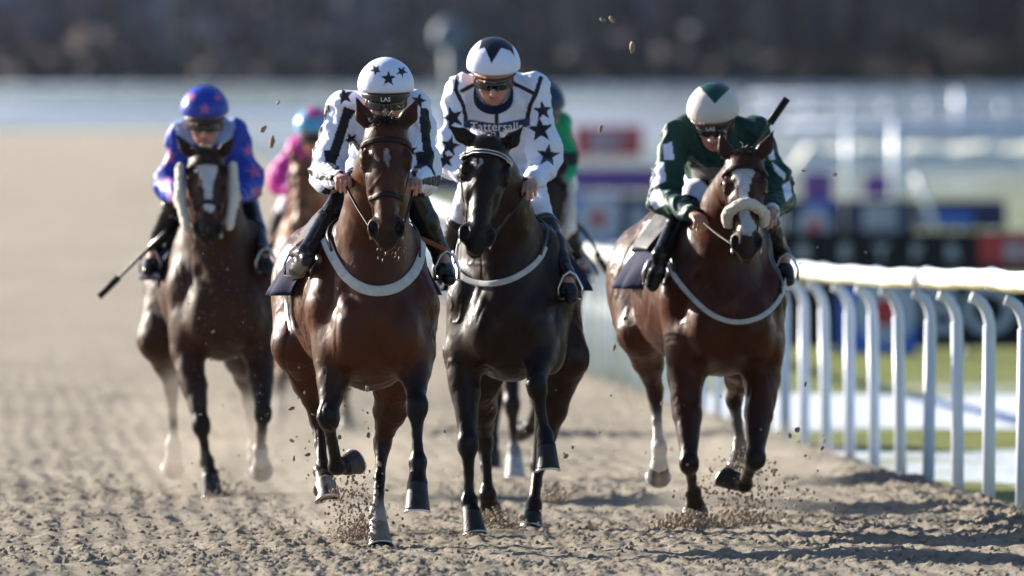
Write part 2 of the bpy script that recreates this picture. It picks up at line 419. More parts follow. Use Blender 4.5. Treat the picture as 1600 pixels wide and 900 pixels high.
def horse(label, D, cx, legs, head, coat, dark, skew=0.0, res=.010, group='horses galloping in the race', W=1.0,
          marks=(), ear=(1, 1), rear=0.0, dusty=False, chest_z=None, tack=None, socks=(), hoofcols=None, earspread=1.0, belly=1.0):
    s = FPX / D; base = at(cx, HOR + EYE * s, D); base[2] = 0; bx = base[0]
    P = lambda px, py, y=0.0: at(px, py, D + y)
    def L(x, y, z): return V(bx + x + skew * y, D + y, z + rear * y)
    B = Body(); c, dk = np.array(coat), np.array(dark)
    W_ = W
    # trunk
    B.ell(L(0, .34, 1.16), (.235*W_, .40, .40), .05, c)
    B.ell(L(0, .16, .93), (.19*W_, .22, .17), .08, c)
    B.ell(L(0, .85, 1.17), (.30*W_*belly, .60, .37), .10, c)
    B.ell(L(0, 1.42, 1.27), (.27*W_, .40, .30), .12, c)
    B.cone(L(0, .55, 1.46), L(0, 1.3, 1.49), .11, .13, .12, c)
    for sx in (-1, 1):
        B.ell(L(.175*sx*W_, .26, 1.20), (.105, .20, .32), .07, c)
        B.ell(L(.220*sx*W_, .13, 1.17), (.070, .11, .12), .08, c)     # point of shoulder
        B.ell(L(.105*sx*W_, -.01, 1.00), (.110, .120, .165), .07, c)  # pectorals
        B.ell(L(.19*sx*W_, .10, .93), (.085, .12, .14), .06, c)
        B.ell(L(.17*sx*W_, 1.42, 1.17), (.135, .27, .30), .09, c)
    hp, hm = P(*head['poll']), P(*head['lips']); d = unit(hm - hp)
    nb = L(0, .30, 1.30); pn = hp + V(0, .10, -.06); mid = lerp(nb, pn, .52) + V(0, -.02, .03)
    xf = V(1, 0, 0)
    B.cone(nb, mid, .215, .165, .09, c, flat=(xf, .88*W_)); B.cone(mid, pn, .165, .108, .06, c, flat=(xf, .78))
    B.cone(L(0, .05, 1.12), lerp(nb, mid, .7), .17, .12, .08, c)
    B.cone(L(0, .50, 1.52), lerp(nb, pn, .55) + V(0, .10, .06), .09, .06, .10, c)
    # grooves between neck and shoulder and between the pectorals
    for sx in (-1, 1):
        B.cut(L(.155*sx*W_, -.06, 1.24), L(.06*sx*W_, -.20, 1.08), .018, .012, .05)
    B.cut(L(0, -.165, 1.06), L(0, -.165, .92), .006, .008, .05)
    # head
    r = unit(V(1, 0, 0) - d * d[0]); 
    yaw = head.get('yaw', 0.0); w = np.cross(d, r)
    r, w = unit(r * math.cos(yaw) + w * math.sin(yaw)), unit(w * math.cos(yaw) - r * math.sin(yaw))
    hl = np.linalg.norm(hm - hp) / .615; hw = head.get('w', 1.0)
    H = lambda u, v, q: hp + r * (u * hl * hw) + d * (v * hl) + w * (q * hl)
    R = np.array([r, d, w]); E = lambda a, b, g: np.array((a * hw, b, g)) * hl
    h = hl
    HS = len(B.p)
    B.ell(H(0, .07, -.02), E(.088, .10, .095), .04, c, R)
    B.cone(H(0, .05, -.01), H(0, .25, .0), .082*h, .074*h, .03, c, flat=(r, 1.08))
    B.cone(H(0, .22, .018), H(0, .50, .030), .056*h, .040*h, .03, c)
    B.cone(H(0, .25, -.035), H(0, .48, -.012), .076*h, .054*h, .03, c, flat=(r, .95))
    for sx in (-1, 1):
        B.ell(H(.088*sx, .165, .012), E(.030, .042, .032), .025, c, R)       # brow
        B.cone(H(.086*sx, .20, -.012), H(.056*sx, .38, .002), .020*h, .012*h, .02, c)   # facial crest
        B.ell(H(.055*sx, .25, -.10), E(.034, .115, .082), .03, c, R)         # jowl
        B.ell(H(.050*sx, .508, .014), E(.036, .052, .038), .022, dk, R)      # nostril flare
        B.ell(H(.060*sx, .265, .012), E(.018, .05, .02), .02, c, R)
        B.ell(H(.100*sx, .205, .006), E(.013, .022, .018), .008, dk * .6, R)   # eyelids
    B.ell(H(0, .525, .0), E(.056, .060, .055), .03, dk, R)
    B.ell(H(0, .575, .002), E(.044, .034, .036), .02, dk, R)
    B.ell(H(0, .568, -.048), E(.036, .038, .030), .018, dk, R)
    B.cone(H(0, .28, -.115), H(0, .54, -.055), .042*h, .030*h, .03, c)
    # throat
    B.cone(H(0, .10, -.08), lerp(pn, mid, .55), .10, .12, .06, c)
    for i, sx in enumerate((-1, 1)):
        es = ear[i]; sp = earspread
        tip = head['ears'][i] if 'ears' in head else None
        e0 = H(.060*sx, .0, -.03); e1 = P(*tip) if tip is not None else H(.10*sx*sp, -.17, -.03)
        em = lerp(e0, e1, .45) + r * sx * .012
        ext = e1 + unit(e1 - e0) * .022
        B.cone(e0, em, .036*h, .040*h, .02, c, flat=(w, .6)); B.cone(em, ext, .040*h, .005, .010, c*.55, flat=(w, .6))
        fr = w * .85 + r * sx * .25
        B.cut(lerp(e0, e1, .20) + fr * .034, lerp(e0, e1, .78) + fr * .020, .018, .005, .008)
    for sx in (-1, 1):
        B.ell(H(.055*sx, .520, .042), E(.018, .032, .020), .010, None, R, cut=True)
        B.ell(H(.066*sx, .500, .040), E(.010, .020, .018), .010, None, R, cut=True)
        B.cut(H(.034*sx, .578, -.026), H(.046*sx, .545, -.022), .005, .003, .006)
        B.ell(H(.088*sx, .125, .040), E(.018, .028, .018), .022, None, R, cut=True)   # hollow over the eye
    B.cut(H(-.03, .588, -.024), H(.03, .588, -.024), .004, .004, .006)
    # legs
    hoof_jobs = []; bandcol = dk
    for li, lg in enumerate(legs):
        kind = lg['k']; J = [P(*q) for q in lg['j']]; lc = np.array(lg.get('lc', dark)); sx = lg['s']; sc_ = lg.get('sc', 1.0)
        sock = np.array(lg['sock']) if 'sock' in lg else lc
        if kind == 'f':
            el, kn, ft, co, to = J
            top = L(.195*sx*W_, .15, 1.13)
            m1 = lerp(top, el, .6); bk = V(0, 1, 0)
            B.cone(top, el, .105, .092, .06, c); 
            f2 = lerp(el, kn, .45); B.cone(el, f2, .090, .070, .03, c); B.cone(f2, lerp(el, kn, .86), .072, .047*sc_, .02, lerp(c, lc, .75))
            B.ell(lerp(el, kn, .25) + V(.02*sx, -.01, 0), (.048, .065, .10), .04, c)
            B.ell(kn, (.054*sc_, .052, .060), .022, lc); B.ell(kn + unit(ft - kn) * .035, (.045*sc_, .045, .04), .02, lc)
            a = unit(ft - kn); back = unit(bk - a * np.dot(bk, a)) if abs(a[1]) < .9 else V(0, 0, -1)
            if lg.get('fold'): back = unit(V(0, .3, 1) - a * np.dot(V(0, .3, 1), a))
        else:
            st, hk, ft, co, to = J; el, kn = st, hk
            hip = L(.15*sx*W_, 1.36, 1.25); B.cone(hip, st, .15, .125, .08, c)
            g2 = lerp(st, hk, .5); B.cone(st, g2, .118, .078, .04, c); B.cone(g2, lerp(st, hk, .9), .078, .042, .025, lerp(c, lc, .5))
            B.ell(hk, (.046, .060, .062), .022, lc); B.ell(hk + V(0, .05, .03), (.026, .035, .05), .02, lc)
            a = unit(ft - kn); back = unit(V(0, 1, .1) - a * np.dot(V(0, 1, .1), a))
            if lg.get('fold'): back = unit(V(0, .3, 1) - a * np.dot(V(0, .3, 1), a))
        cm = lerp(kn, ft, .5); c2 = lerp(kn, ft, .88); half = lerp(lc, sock, 1.0 if 'sock' in lg and lg.get('high') else 0)
        B.cone(lerp(kn, ft, .12), cm, .036*sc_, .026*sc_, .02, lc); B.cone(cm, c2, .026*sc_, .029*sc_, .015, half)
        off = back * .030
        B.cone(lerp(kn, ft, .15) + off, lerp(kn, ft, .9) + off, .017, .018, .012, half)
        side = unit(np.cross(a, back))
        for q in (-1, 1): B.cone(lerp(kn, ft, .2) + side * .016 * q + off * .5, lerp(kn, ft, .6) + side * .014 * q + off * .5, .010, .005, .012, lc)
        B.ell(ft, (.043*sc_, .046, .044), .018, sock); B.ell(ft + back * .022, (.030, .030, .036), .015, sock)
        B.cone(ft, co, .036, .044, .015, sock)
        pb = unit(co - ft); heel = unit(back if lg.get('heel') is None else V(*lg['heel']))
        B.cone(co, co + unit(to - co) * .018 , .046, .047, .012, sock)
        hoof_jobs.append((co, to, heel, lg))
    v, f, col = B.mesh(res)
    n = vnormals(v, f)
    # veins, muscle ripple
    disp = .0035 * fbm(v, 9, 2, 3) + .0016 * fbm(v * V(1, 1, .5), 38, 2, 9)
    vein = np.maximum(0, 1 - np.abs(fbm(v * V(1, 1, .55) + .04 * fbm(v, 14, 2, 8)[:, None], 7.5, 2, 21)) * 16) * np.clip(fbm(v, 3, 1, 4) + .45, 0, 1)
    disp = disp + .0052 * vein * (np.linalg.norm(v - hp, axis=1) > .25)
    crease = np.maximum(0, 1 - np.abs(fbm(v * V(1.6, 1, .45), 5, 2, 31)) * 9); disp = disp - .004 * crease * (np.linalg.norm(v - hp, axis=1) > .55)
    v = v + n * disp[:, None]
    # markings
    loc = v - hp; u_, v_, q_ = loc @ r / hl, loc @ d / hl, loc @ w / hl
    nz = .012 * fbm(v, 30, 3, 5); inh = (q_ > .0) & (v_ > -.02) & (v_ < .62)
    for mk in marks:
        if mk[0] == 'poly':     # outline in head coordinates (across, along)
            pts = mk[1]; ins = np.zeros(len(v), bool); X_, Y_ = u_ + nz, v_ + nz * 1.3
            for i in range(len(pts)):
                (xa, ya), (xb, yb) = pts[i], pts[(i + 1) % len(pts)]
                if ya == yb: continue
                m = ((ya > Y_) != (yb > Y_)) & (X_ < (xb - xa) * (Y_ - ya) / (yb - ya) + xa); ins ^= m
            ins &= inh; a_ = mk[2] * (.8 + .2 * vnoise(v, 80, 4))
            col[ins] = col[ins] * (1 - a_[ins][:, None]) + np.array((.62, .60, .60)) * a_[ins][:, None]
    PX, PY = pxof(v)
    for mk in marks:
        if mk[0] == 'px':
            ins = in_poly(mk[1], PX + nz * 90, PY + nz * 140) & (n[:, 1] < .1) & (q_ > -.03); a_ = mk[2] * (.82 + .18 * vnoise(v, 80, 4))
            col[ins] = col[ins] * (1 - a_[ins][:, None]) + np.array((.62, .60, .60)) * a_[ins][:, None]
    # dark inside nostril and ears, general darkening of the muzzle is the coat's own colour
    nost = np.minimum(np.abs(np.abs(u_) - .056) / .016, 9) ** 2 + ((v_ - .515) / .032) ** 2
    m = (nost < 1.5) & (q_ > -.02) & (q_ < .06); col[m] *= .25
    for lg, (co, to, heel, _) in zip(legs, hoof_jobs):   # sock edges
        pass
    mt = M['coat_dusty'] if dusty else M['coat']
    me = np_mesh('horse', v - base, f, col)
    o = link_mesh('horse', me, mt, None, tuple(base)); tag(o, label, 'horse', group)
    # hooves
    for i, (co, to, heel, lg) in enumerate(hoof_jobs):
        mb = MB(); hc = lg.get('hoofc', (.020, .018, .019)); last, a, cen = make_hoof(mb, co, to, heel, .047, .061, hc, lg.get('hoofc2'))
        ho = mb.build('hoof', M['hoof'], o, base, usecol=True)
        sm = MB(); ring = [p + a * .001 for p in last]; cc = np.mean(ring, 0)
        idx = [j for j in range(len(ring)) if not (j in (0, 1, len(ring) - 1))]
        pts = [cc + (ring[j] - cc) * .90 for j in idx]; sm.strap(pts, [a] * len(pts), .020, .006)
        sm.build('horseshoe', M['metal'], ho, base)
    # eyes
    for sx in (-1, 1):
        mb = MB(); ec = H(.101*sx, .205, .007); a = unit(r * sx + w * .45)
        mb.lathe([(0.001, .018*h), (.008*h, .0165*h), (.014*h, .011*h), (.017*h, .003*h), (.016*h, -.006*h), (.01*h, -.012*h)], a, ec - a * .005, 14)
        mb.build('eye', M['eye'], o, base)
    # forelock and mane
    mb = MB(); nf = head.get('forelock', 70); fl = head.get('flen', .09)
    for i in range(nf):
        p0 = H(random.uniform(-.04, .04), random.uniform(-.02, .03), .06 + random.uniform(-.015, .005)) 
        dr = unit(-d * random.uniform(.35, 1.0) + r * random.uniform(-.8, .8) + w * random.uniform(.1, .6)); q = [p0]
        ln = fl * random.uniform(.5, 1.1)
        for k in range(4): dr = unit(dr + V(0, 0, -.35)); q.append(q[-1] + dr * ln / 4)
        mb.tube(q, [.0028, .0026, .0022, .0015, .0006], 4)
    mb.build('forelock', M['hair'], o, base)
    mb = MB()
    nm = head.get('mane', 260); MS = []
    for i in range(nm):
        t = random.uniform(.0, 1); p0 = lerp(hp + V(0, .14, .0), L(0, .42, 1.60), t) + V(random.uniform(-.02, .02), random.uniform(-.03, .03), 0)
        MS.append(p0 + V(0, .06, .25))
    MG = B.hit(np.array(MS), V(0, -.25, -1), .0, 40)
    for g in MG:
        sxx = random.choice((-1, 1)) if head.get('manes', 0) == 0 else head['manes']
        dr = unit(V(sxx * random.uniform(.2, 1.0), random.uniform(.2, 1.0), random.uniform(.5, 1.1))); q = [g - V(0, 0, .01)]; ln = random.uniform(.05, .11)
        for k in range(4): dr = unit(dr + V(sxx * .15, .05, -.45)); q.append(q[-1] + dr * ln / 4)
        mb.tube(q, [.003, .0028, .0024, .0016, .0006], 4)
    mb.build('mane', M['hair'], o, base)
    mb = MB(); t0 = L(0, 1.78, 1.42)
    for i in range(170):
        p = t0 + V(random.gauss(0, .02), random.gauss(0, .015), random.gauss(0, .02)); dr = unit(V(random.gauss(0, .18), .9, .25)); q = [p]; ln = random.uniform(.5, .85)
        for k in range(7): dr = unit(dr + V(random.gauss(0, .06), .02, -.33)); q.append(q[-1] + dr * ln / 7)
        mb.tube(q, [.004, .005, .005, .0045, .004, .003, .002, .0008], 4)
    mb.build('tail', M['hair'], o, base)
    if head.get('whiskers'):
        mb = MB()
        for i in range(22):
            ang = random.uniform(-2.6, .6); p0 = H(.045 * math.cos(ang) , .575 + .02 * random.random(), -.045 + .03 * random.random()) + r * random.gauss(0, .02)
            dr = unit(d * random.uniform(.3, 1) + r * random.gauss(-.4, .6) - w * .2); q0 = p0 + dr * random.uniform(.0, .05)
            mb.tube([q0, q0 + dr * random.uniform(.008, .018)], [.0011, .0008], 4)
        mb.build('whiskers', M['hairlight'], o, base)

    # ---------------- tack
    HB = Body(); HB.p = B.p[HS:]
    def ring(v0, a0, a1, n=28, tilt=0.0, off=.003, cq=-.04):
        """points round the head at distance v0 below the poll, angle measured from the front"""
        pts = []; cen = H(0, v0, cq)
        A = np.linspace(a0, a1, n); st = []; dr = []
        for t in A:
            dd = unit(w * math.cos(t) + r * math.sin(t) + d * tilt * math.cos(t)); st.append(cen + dd * .22 * hl); dr.append(-dd)
        pts = HB.hit(np.array(st), np.array(dr), off, 45); return pts, HB.grad(pts)
    tk = tack or {}
    br = MB(); pts, nn = ring(.09, -2.2, 2.2, 40); br.strap(pts, nn, .022, .005)
    bridle = br.build('bridle', tk.get('bm', M['leather']), o, base)
    tag(bridle)
    mb = MB(); pts, nn = ring(.095, -1.45, 1.45, 36, off=.006); mb.strap(pts, nn, tk.get('bw', .026), .006); bb = mb.build('browband', tk.get('bbm', M['leather']), bridle, base)
    if tk.get('beads'):
        mb = MB()
        for k in (-1, 1):
            for i in range(0, 35): 
                p = lerp(pts[i], pts[i + 1], .5) + nn[i] * .011 + d * (.0075 * k); mb.lathe([(.001, -.005), (.0045, -.0025), (.0055, 0), (.0045, .003), (.001, .005)], nn[i], p, 8)
        mb.build('bead_row', M['metal'], bridle, base)
    nbv = tk.get('nv', .365)
    if tk.get('noseband', True):
        mb = MB(); pts, nn = ring(nbv, -2.9, 2.9, 46, tilt=-.06); mb.strap(pts, nn, .026, .006); mb.build('noseband', M['leather'], bridle, base)
    if tk.get('sheep_nose'):
        bn = Body(); pts, nn = ring(.36, -1.75, 1.75, 26, tilt=-.28, off=.020)
        for i in range(len(pts) - 1): bn.cone(pts[i], pts[i+1], .025, .025, .012)
        vv, ff, _ = bn.mesh(.006); nrm = vnormals(vv, ff); vv = vv + nrm * (.006 * fbm(vv, 60, 2, 4))[:, None]
        link_mesh('sheepskin_noseband', np_mesh('sheepskin_noseband', vv - base, ff), M['fleece'], o)
    bitc = {}
    for sx in (-1, 1):
        # cheek strap from browband to bit
        A0 = H(.16*sx, .10, -.03); B0 = H(.085*sx, .50, -.035); st = np.array([lerp(A0, B0, t) for t in np.linspace(0, 1, 16)])
        pts = HB.hit(st, np.tile(-r * sx, (16, 1)), .004, 40); nn = HB.grad(pts)
        mb = MB(); mb.strap(pts, nn, .018, .005); mb.build('cheekpiece', M['leather'], bridle, base)
        bp = pts[-1] + r * sx * .010; bitc[sx] = bp
        mb = MB(); rr_ = .032; th = np.linspace(0, 2 * math.pi, 21)
        mb.tube([bp + d * (.012 + rr_ * math.cos(t)) - w * (rr_ * math.sin(t)) + r * sx * .004 for t in th], .0045, 8); mb.build('bit_ring', M['metal'], bridle, base)
    if tk.get('cheek_fleece'):
        for sx in (-1, 1):
            bn = Body(); q0 = H(.145*sx, .08, -.03); q1 = H(.150*sx, .28, -.03); q2 = H(.120*sx, .46, -.03)
            bn.cone(q0, q1, .040, .044, .02, flat=(r, .65)); bn.cone(q1, q2, .044, .036, .02, flat=(r, .65))
            vv, ff, _ = bn.mesh(.008); nrm = vnormals(vv, ff); vv = vv + nrm * (.007 * fbm(vv, 50, 2, 4))[:, None]
            link_mesh('sheepskin_cheekpiece', np_mesh('sheepskin_cheekpiece', vv - base, ff), M['fleece'], o)
    # breast girth
    if tk.get('girth'):
        gp = [P(*q) for q in tk['girth']]; gp = np.array(gp)
        # resample
        tt = np.linspace(0, len(gp) - 1, 46); gs = np.stack([np.interp(tt, np.arange(len(gp)), gp[:, i]) for i in range(3)], 1)
        for _ in range(5): gs[1:-1] = (gs[:-2] + gs[2:] + 2 * gs[1:-1]) / 4
        st = gs.copy(); st[:, 1] = D - .75
        pts = B.hit(st, V(0, 1, 0), .008, 60); ymax = D + .45; pts[:, 1] = np.minimum(pts[:, 1], ymax)
        for _ in range(3): pts[1:-1] = (pts[:-2] + pts[2:] + 2 * pts[1:-1]) / 4
        nn = B.grad(pts); nn[:, 1] -= .6
        mb = MB(); mb.strap(pts, nn, tk.get('gw', .05), .0035); mb.build('breast_girth', M['whiteweb'], o, base)
        for fr in (.10, .90):
            i = int(fr * 45); mb = MB(); a0 = pts[i]; sg = -1 if fr < .5 else 1; b0 = L(.02 * sg, .40, 1.66); st = np.array([lerp(a0, b0, t) + V(.35 * sg, -.12, 0) for t in np.linspace(0, 1, 14)])
            kp = B.hit(st, V(-sg, .3, 0), .008, 50); kp = kp[np.linalg.norm(kp - st, axis=1) < .55]
            if len(kp) < 4: continue
            mb.strap(kp, B.grad(kp), .018, .004); mb.build('keeper_strap', M['black'], o, base)
    # girth strap + saddle cloth + saddle
    cl = tk.get('cloth', M['navy']); bot = tk.get('cloth_bot', (1.15, 1.15))
    def drape(y0, y1, zl, zr, off, ny=26, na=46, flap=0.0, amin=-1, amax=1):
        pts = []; st = []; dr = []; drop = []
        for i in range(ny):
            y = lerp(y0, y1, i / (ny - 1)); cen = L(0, y, 1.22)
            for j in range(na):
                t = lerp(amin, amax, j / (na - 1)); ang = t * 1.75
                dd = V(math.sin(ang), 0, math.cos(ang)); st.append(cen + dd * .9); dr.append(-dd)
        pts = B.hit(np.array(st), np.array(dr), off, 70).reshape(ny, na, 3)
        return pts
    def sheet(pts, thick, name, mat, parent, flapfn=None):
        ny, na, _ = pts.shape; g = pts.reshape(-1, 3)
        cen = g.mean(0); nn = B.grad(g)
        wr = (.008 * fbm(g, 9, 2, 6))[:, None]; g = g + nn * np.abs(wr)
        if flapfn is not None: g = flapfn(g, ny, na)
        vs = np.concatenate([g, g + nn * thick]); n_ = ny * na; fs = []
        for i in range(ny - 1):
            for j in range(na - 1):
                a, b, c_, d_ = i*na+j, i*na+j+1, (i+1)*na+j+1, (i+1)*na+j
                fs += [(a, d_, c_, b), (a+n_, b+n_, c_+n_, d_+n_)]
        for j in range(na - 1): fs += [(j, j+1, j+1+n_, j+n_), ((ny-1)*na+j, (ny-1)*na+j+n_, (ny-1)*na+j+1+n_, (ny-1)*na+j+1)]
        for i in range(ny - 1): fs += [(i*na, i*na+n_, (i+1)*na+n_, (i+1)*na), (i*na+na-1, (i+1)*na+na-1, (i+1)*na+na-1+n_, i*na+na-1+n_)]
        mb = MB(); mb.add(vs, fs); return mb.build(name, mat, parent, base)
    zc = L(0, 0, 0)[0]
    def fl(g, ny, na):
        j = np.tile(np.arange(na), ny); t = np.abs(j / (na - 1) * 2 - 1); sgn = np.sign(j / (na - 1) * 2 - 1)
        e = np.maximum(t - .55, 0) / .45; g = g.copy()
        g[:, 0] += sgn * e * (.055 + .03 * np.sin(g[:, 1] * 23)) * tk.get('flap', 1.0); g[:, 1] += e * .10
        return g
    pts = drape(.42, 1.0, 0, 0, .012, amin=-tk.get('cl', .95), amax=tk.get('cr', .95))
    sheet(pts, .005, 'saddle_cloth', cl, o, fl)
    if tk.get('number', True):
        pts = drape(.66, .84, 0, 0, .020, amin=-tk.get('nl', .9), amax=tk.get('nr', -.45)); sheet(pts, .004, 'number_cloth', M['whitecloth'], o)
    pts = drape(.50, .92, 0, 0, .030, amin=-.62, amax=.62); sad = sheet(pts, .022, 'saddle', M['leather'], o)
    mb = MB(); pm = B.hit([L(0, .52, 2.2)], V(0, 0, -1), .03)[0]
    mb.tube([pm + V(-.07, .02, -.02), pm + V(-.04, -.01, .045), pm + V(0, -.02, .06), pm + V(.04, -.01, .045), pm + V(.07, .02, -.02)], .022, 10); mb.build('pommel', M['leather'], sad, base)
    return dict(o=o, B=B, base=base, P=P, L=L, H=H, bit=bitc, r=r, d=d, w=w)

# ------------------------------------------------------------------ rider
def star_sd(x, y, R_, rot=0.0, k=.42):
    a = np.arctan2(x, y) + rot; rr = np.hypot(x, y); n = 5; an = math.pi / n
    a = np.mod(a + an, 2 * an) - an; a = np.abs(a)
    # edge from tip (angle 0, R) to notch (angle an, kR)
    x0, y0 = 0.0, R_; x1, y1 = k * R_ * math.sin(an), k * R_ * math.cos(an); px, py = rr * np.sin(a), rr * np.cos(a)
    return ((px - x0) * (y1 - y0) - (py - y0) * (x1 - x0)) / math.hypot(x1 - x0, y1 - y0) * -1.0

def decal(v, n, c, nrm, up, depth=.05):
    nrm = unit(nrm); up = unit(np.asarray(up) - nrm * np.dot(up, nrm)); rt = np.cross(up, nrm)
    q = v - c; z = q @ nrm; return q @ rt, q @ up, (np.abs(z) < depth) & ((n @ nrm) > .0)

def hand_into(B, wrist, knuckle, curl, thumb_side, col, sc=1.0):
    """palm from the wrist to the knuckles, four fingers curling along 'curl', thumb on 'thumb_side'"""
    a = unit(knuckle - wrist); cu = unit(curl - a * np.dot(curl, a)); ts = unit(np.cross(a, cu))
    if np.dot(ts, thumb_side) < 0: ts = -ts
    pl = np.linalg.norm(knuckle - wrist)
    R = np.array([ts, a, cu]); B.ell(lerp(wrist, knuckle, .55), V(.040, pl * .55, .020) * sc, .012, col, R)
    for i, (o_, ln) in enumerate(((.030, .042), (.011, .047), (-.009, .043), (-.028, .034))):
        k0 = knuckle + ts * o_ * sc - a * abs(o_ - .005) * .2; k1 = k0 + (a * .75 + cu * .55) * ln * sc; k2 = k1 + (cu * 1.0 - a * .25) * ln * .75 * sc; k3 = k2 + (cu * .25 - a) * ln * .55 * sc
        B.cone(k0 - a * .01, k1, .0105 * sc, .0095 * sc, .004, col); B.cone(k1, k2, .0095 * sc, .0085 * sc, .003, col); B.cone(k2, k3, .0085 * sc, .0075 * sc, .003, col)
    t0 = lerp(wrist, knuckle, .3) + ts * .030 * sc; t1 = t0 + (ts * .45 + a * .7 + cu * .5) * .035 * sc; t2 = t1 + (a * .8 + cu * .5 - ts * .35) * .032 * sc
    B.cone(t0, t1, .013 * sc, .011 * sc, .006, col); B.cone(t1, t2, .011 * sc, .009 * sc, .004, col)
    return knuckle + cu * .028

def rider(label, D, j, look, silk, hs, group='jockeys riding in the race', res=.006, up=None, skin=(.50, .25, .18),
          helmet=(.70, .73, .88), paint=None, capaint=None, boots=True, headr=1.0, gog=True, band=None, text=None, collar=None, sleeve_r=1.0, breech=None, cuffs=None, hb=None, bt=.22, vis=.030):
    P = lambda px, py, y=0.0: at(px, py, D + y)
    J = {k: P(*q) for k, q in j.items()}
    if hb is not None:
        for S in 'LR':
            for part, cl in (('kn', .035), ('an', .055), ('foot', .05)):
                p = J[part + S].copy()
                for _ in range(40):
                    if hb.eval(p[None])[0] > cl: break
                    p = p + V(0, -.015, 0)
                J[part + S] = p
            for part in ('wr', 'hand'):
                p = J[part + S].copy()
                for _ in range(30):
                    if hb.eval(p[None])[0] > .045: break
                    p = p + V(.002 * (-1 if S == 'L' else 1), -.012, 0)
                J[part + S] = p
    for S in 'LR':
        wv = J['wr' + S] - J['hand' + S]; wv = wv * .4 + (J['el' + S] - J['hand' + S]) * .35
        J['wr' + S] = J['hand' + S] + unit(wv) * .085
    hc = J['head']; f = unit(look); rt = unit(np.cross(f, V(0, 0, 1))); rt = -rt if rt[0] < 0 else rt
    if up is not None: rt = unit(np.array(up))
    u = unit(np.cross(rt, f)); u = -u if u[2] < -0.2 and f[2] > -.7 else u
    if np.dot(np.cross(f, rt), u) == 0: pass
    base = V(J['hip'][0], J['hip'][1], 0.0); base[2] = min(J['footL'][2], J['footR'][2])
    R = np.array([rt, f, u]); h = headr; sk = np.array(skin)
    A = lambda x, y, z: hc + rt * x * h + f * y * h + u * z * h
    B = Body()
    B.ell(A(0, -.005, .0), V(.076, .094, .098) * h, .02, sk, R)
    B.ell(A(0, .035, -0.0930), V(.056, .052, .070) * h, .025, sk, R)          # lower face
    B.ell(A(0, .066, -0.1330), V(.022, .018, .018) * h, .018, sk, R)          # chin
    B.cone(A(0, .088, -0.0400), A(0, .112, -0.0760), .008*h, .013*h, .010, sk)   # nose
    for sx in (-1, 1):
        B.ell(A(.013*sx, .100, -0.0800), V(.008, .009, .007) * h, .005, sk, R)
        B.ell(A(.042*sx, .062, -0.0700), V(.020, .018, .018) * h, .018, sk, R)  # cheekbone
        B.ell(A(.078*sx, -.01, -0.0580), V(.010, .018, .030) * h, .008, sk, R)   # ear
        B.ell(A(.031*sx, .094, -0.0360), V(.018, .010, .010) * h, .010, None, R, cut=True)
        B.ell(A(.031*sx, .078, -0.0360), V(.013, .012, .012) * h, .003, np.array((.25, .2, .18)), R)
    B.cone(A(-.026, .080, -0.0160), A(.026, .080, -0.0160), .010*h, .010*h, .014, sk)
    lip = np.array((.42, .13, .11))
    B.ell(A(0, .086, -0.1020), V(.022, .010, .005) * h, .006, lip, R); B.ell(A(0, .083, -0.1130), V(.019, .010, .006) * h, .006, lip, R)
    B.cut(A(-.02, .096, -0.1075), A(.02, .096, -0.1075), .0022, .0022, .003)
    nk = lerp(J['shL'], J['shR'], .5) + V(0, .03, .0)
    B.cone(A(0, -.04, -.06), nk, .056, .060, .03, sk)
    B.cone(nk, lerp(nk, J['hip'], .5), .11, .12, .06, sk, flat=(V(1,0,0), 1.2)); B.cone(lerp(nk, J['hip'], .5), J['hip'], .12, .13, .05, sk)
    for S, sx in (('L', -1), ('R', 1)):
        sh, el, wr, kn_ = J['sh'+S], J['el'+S], J['wr'+S], J['hand'+S]
        B.cone(nk, sh, .07, .055, .04, sk); B.cone(sh, el, .050, .040, .02, sk); B.cone(el, wr, .040, .026, .015, sk)
        hand_into(B, wr, kn_, hs.get('curl'+S, V(0, 0, -1)), hs.get('th'+S, V(-sx, 0, .5)), sk)
        hp_ = J['hip'] + V(.10*sx, 0, -.02); B.cone(J['hip'], hp_, .11, .10, .05, sk); B.cone(hp_, J['kn'+S], .085, .055, .03, sk)
        B.cone(J['kn'+S], J['an'+S], .050, .032, .02, sk); B.cone(J['an'+S], J['foot'+S], .032, .028, .015, sk)
    v, fc, col = B.mesh(res, tau=.004)
    o = link_mesh('person', np_mesh('person', v - base, fc, col), M['skin'], None, tuple(base)); tag(o, label, 'person', group)
    # --- jacket
    K = Body(); sc = np.array(silk); sr = sleeve_r
    nkb = nk + V(0, .02, -.02); ch = lerp(nk, J['hip'], .45)
    K.cone(J['shL'] + V(.03, 0, 0), J['shR'] + V(-.03, 0, 0), .082*sr, .082*sr, .05, sc)
    K.cone(nkb + V(0, .0, -.06), ch, .15, .16, .07, sc, flat=(V(1,0,0), 1.10)); K.cone(ch, J['hip'], .16, .15, .06, sc, flat=(V(1,0,0), 1.08))
    for q in j.get('_', ()): pass
    for S, sx in (('L', -1), ('R', 1)):
        sh, el, wr = J['sh'+S], J['el'+S], J['wr'+S]
        K.cone(sh, el, .076*sr, .068*sr, .03, sc); K.cone(el, lerp(el, wr, .9), .070*sr, .044*sr, .025, sc)
        K.ell(lerp(sh, el, .75) + V(.008*sx, 0, -.01), V(.082, .085, .10) * sr, .03, sc)
    K.cone(A(0, -.05, -.10), nk, .070, .085, .04, sc)
    # keep the face clear
    v, fc, col = K.mesh(res); n = vnormals(v, fc)
    seed = int(abs(hc[0]) * 100) + 3
    wp = v + .05 * np.stack([vnoise(v, 6, seed + k) for k in (1, 2, 3)], 1)
    a1 = fbm(wp @ np.array([[.5, .2, .8], [0, 1, 0], [.9, 0, -.45]]) * V(1, .7, .45), 9, 2, seed)
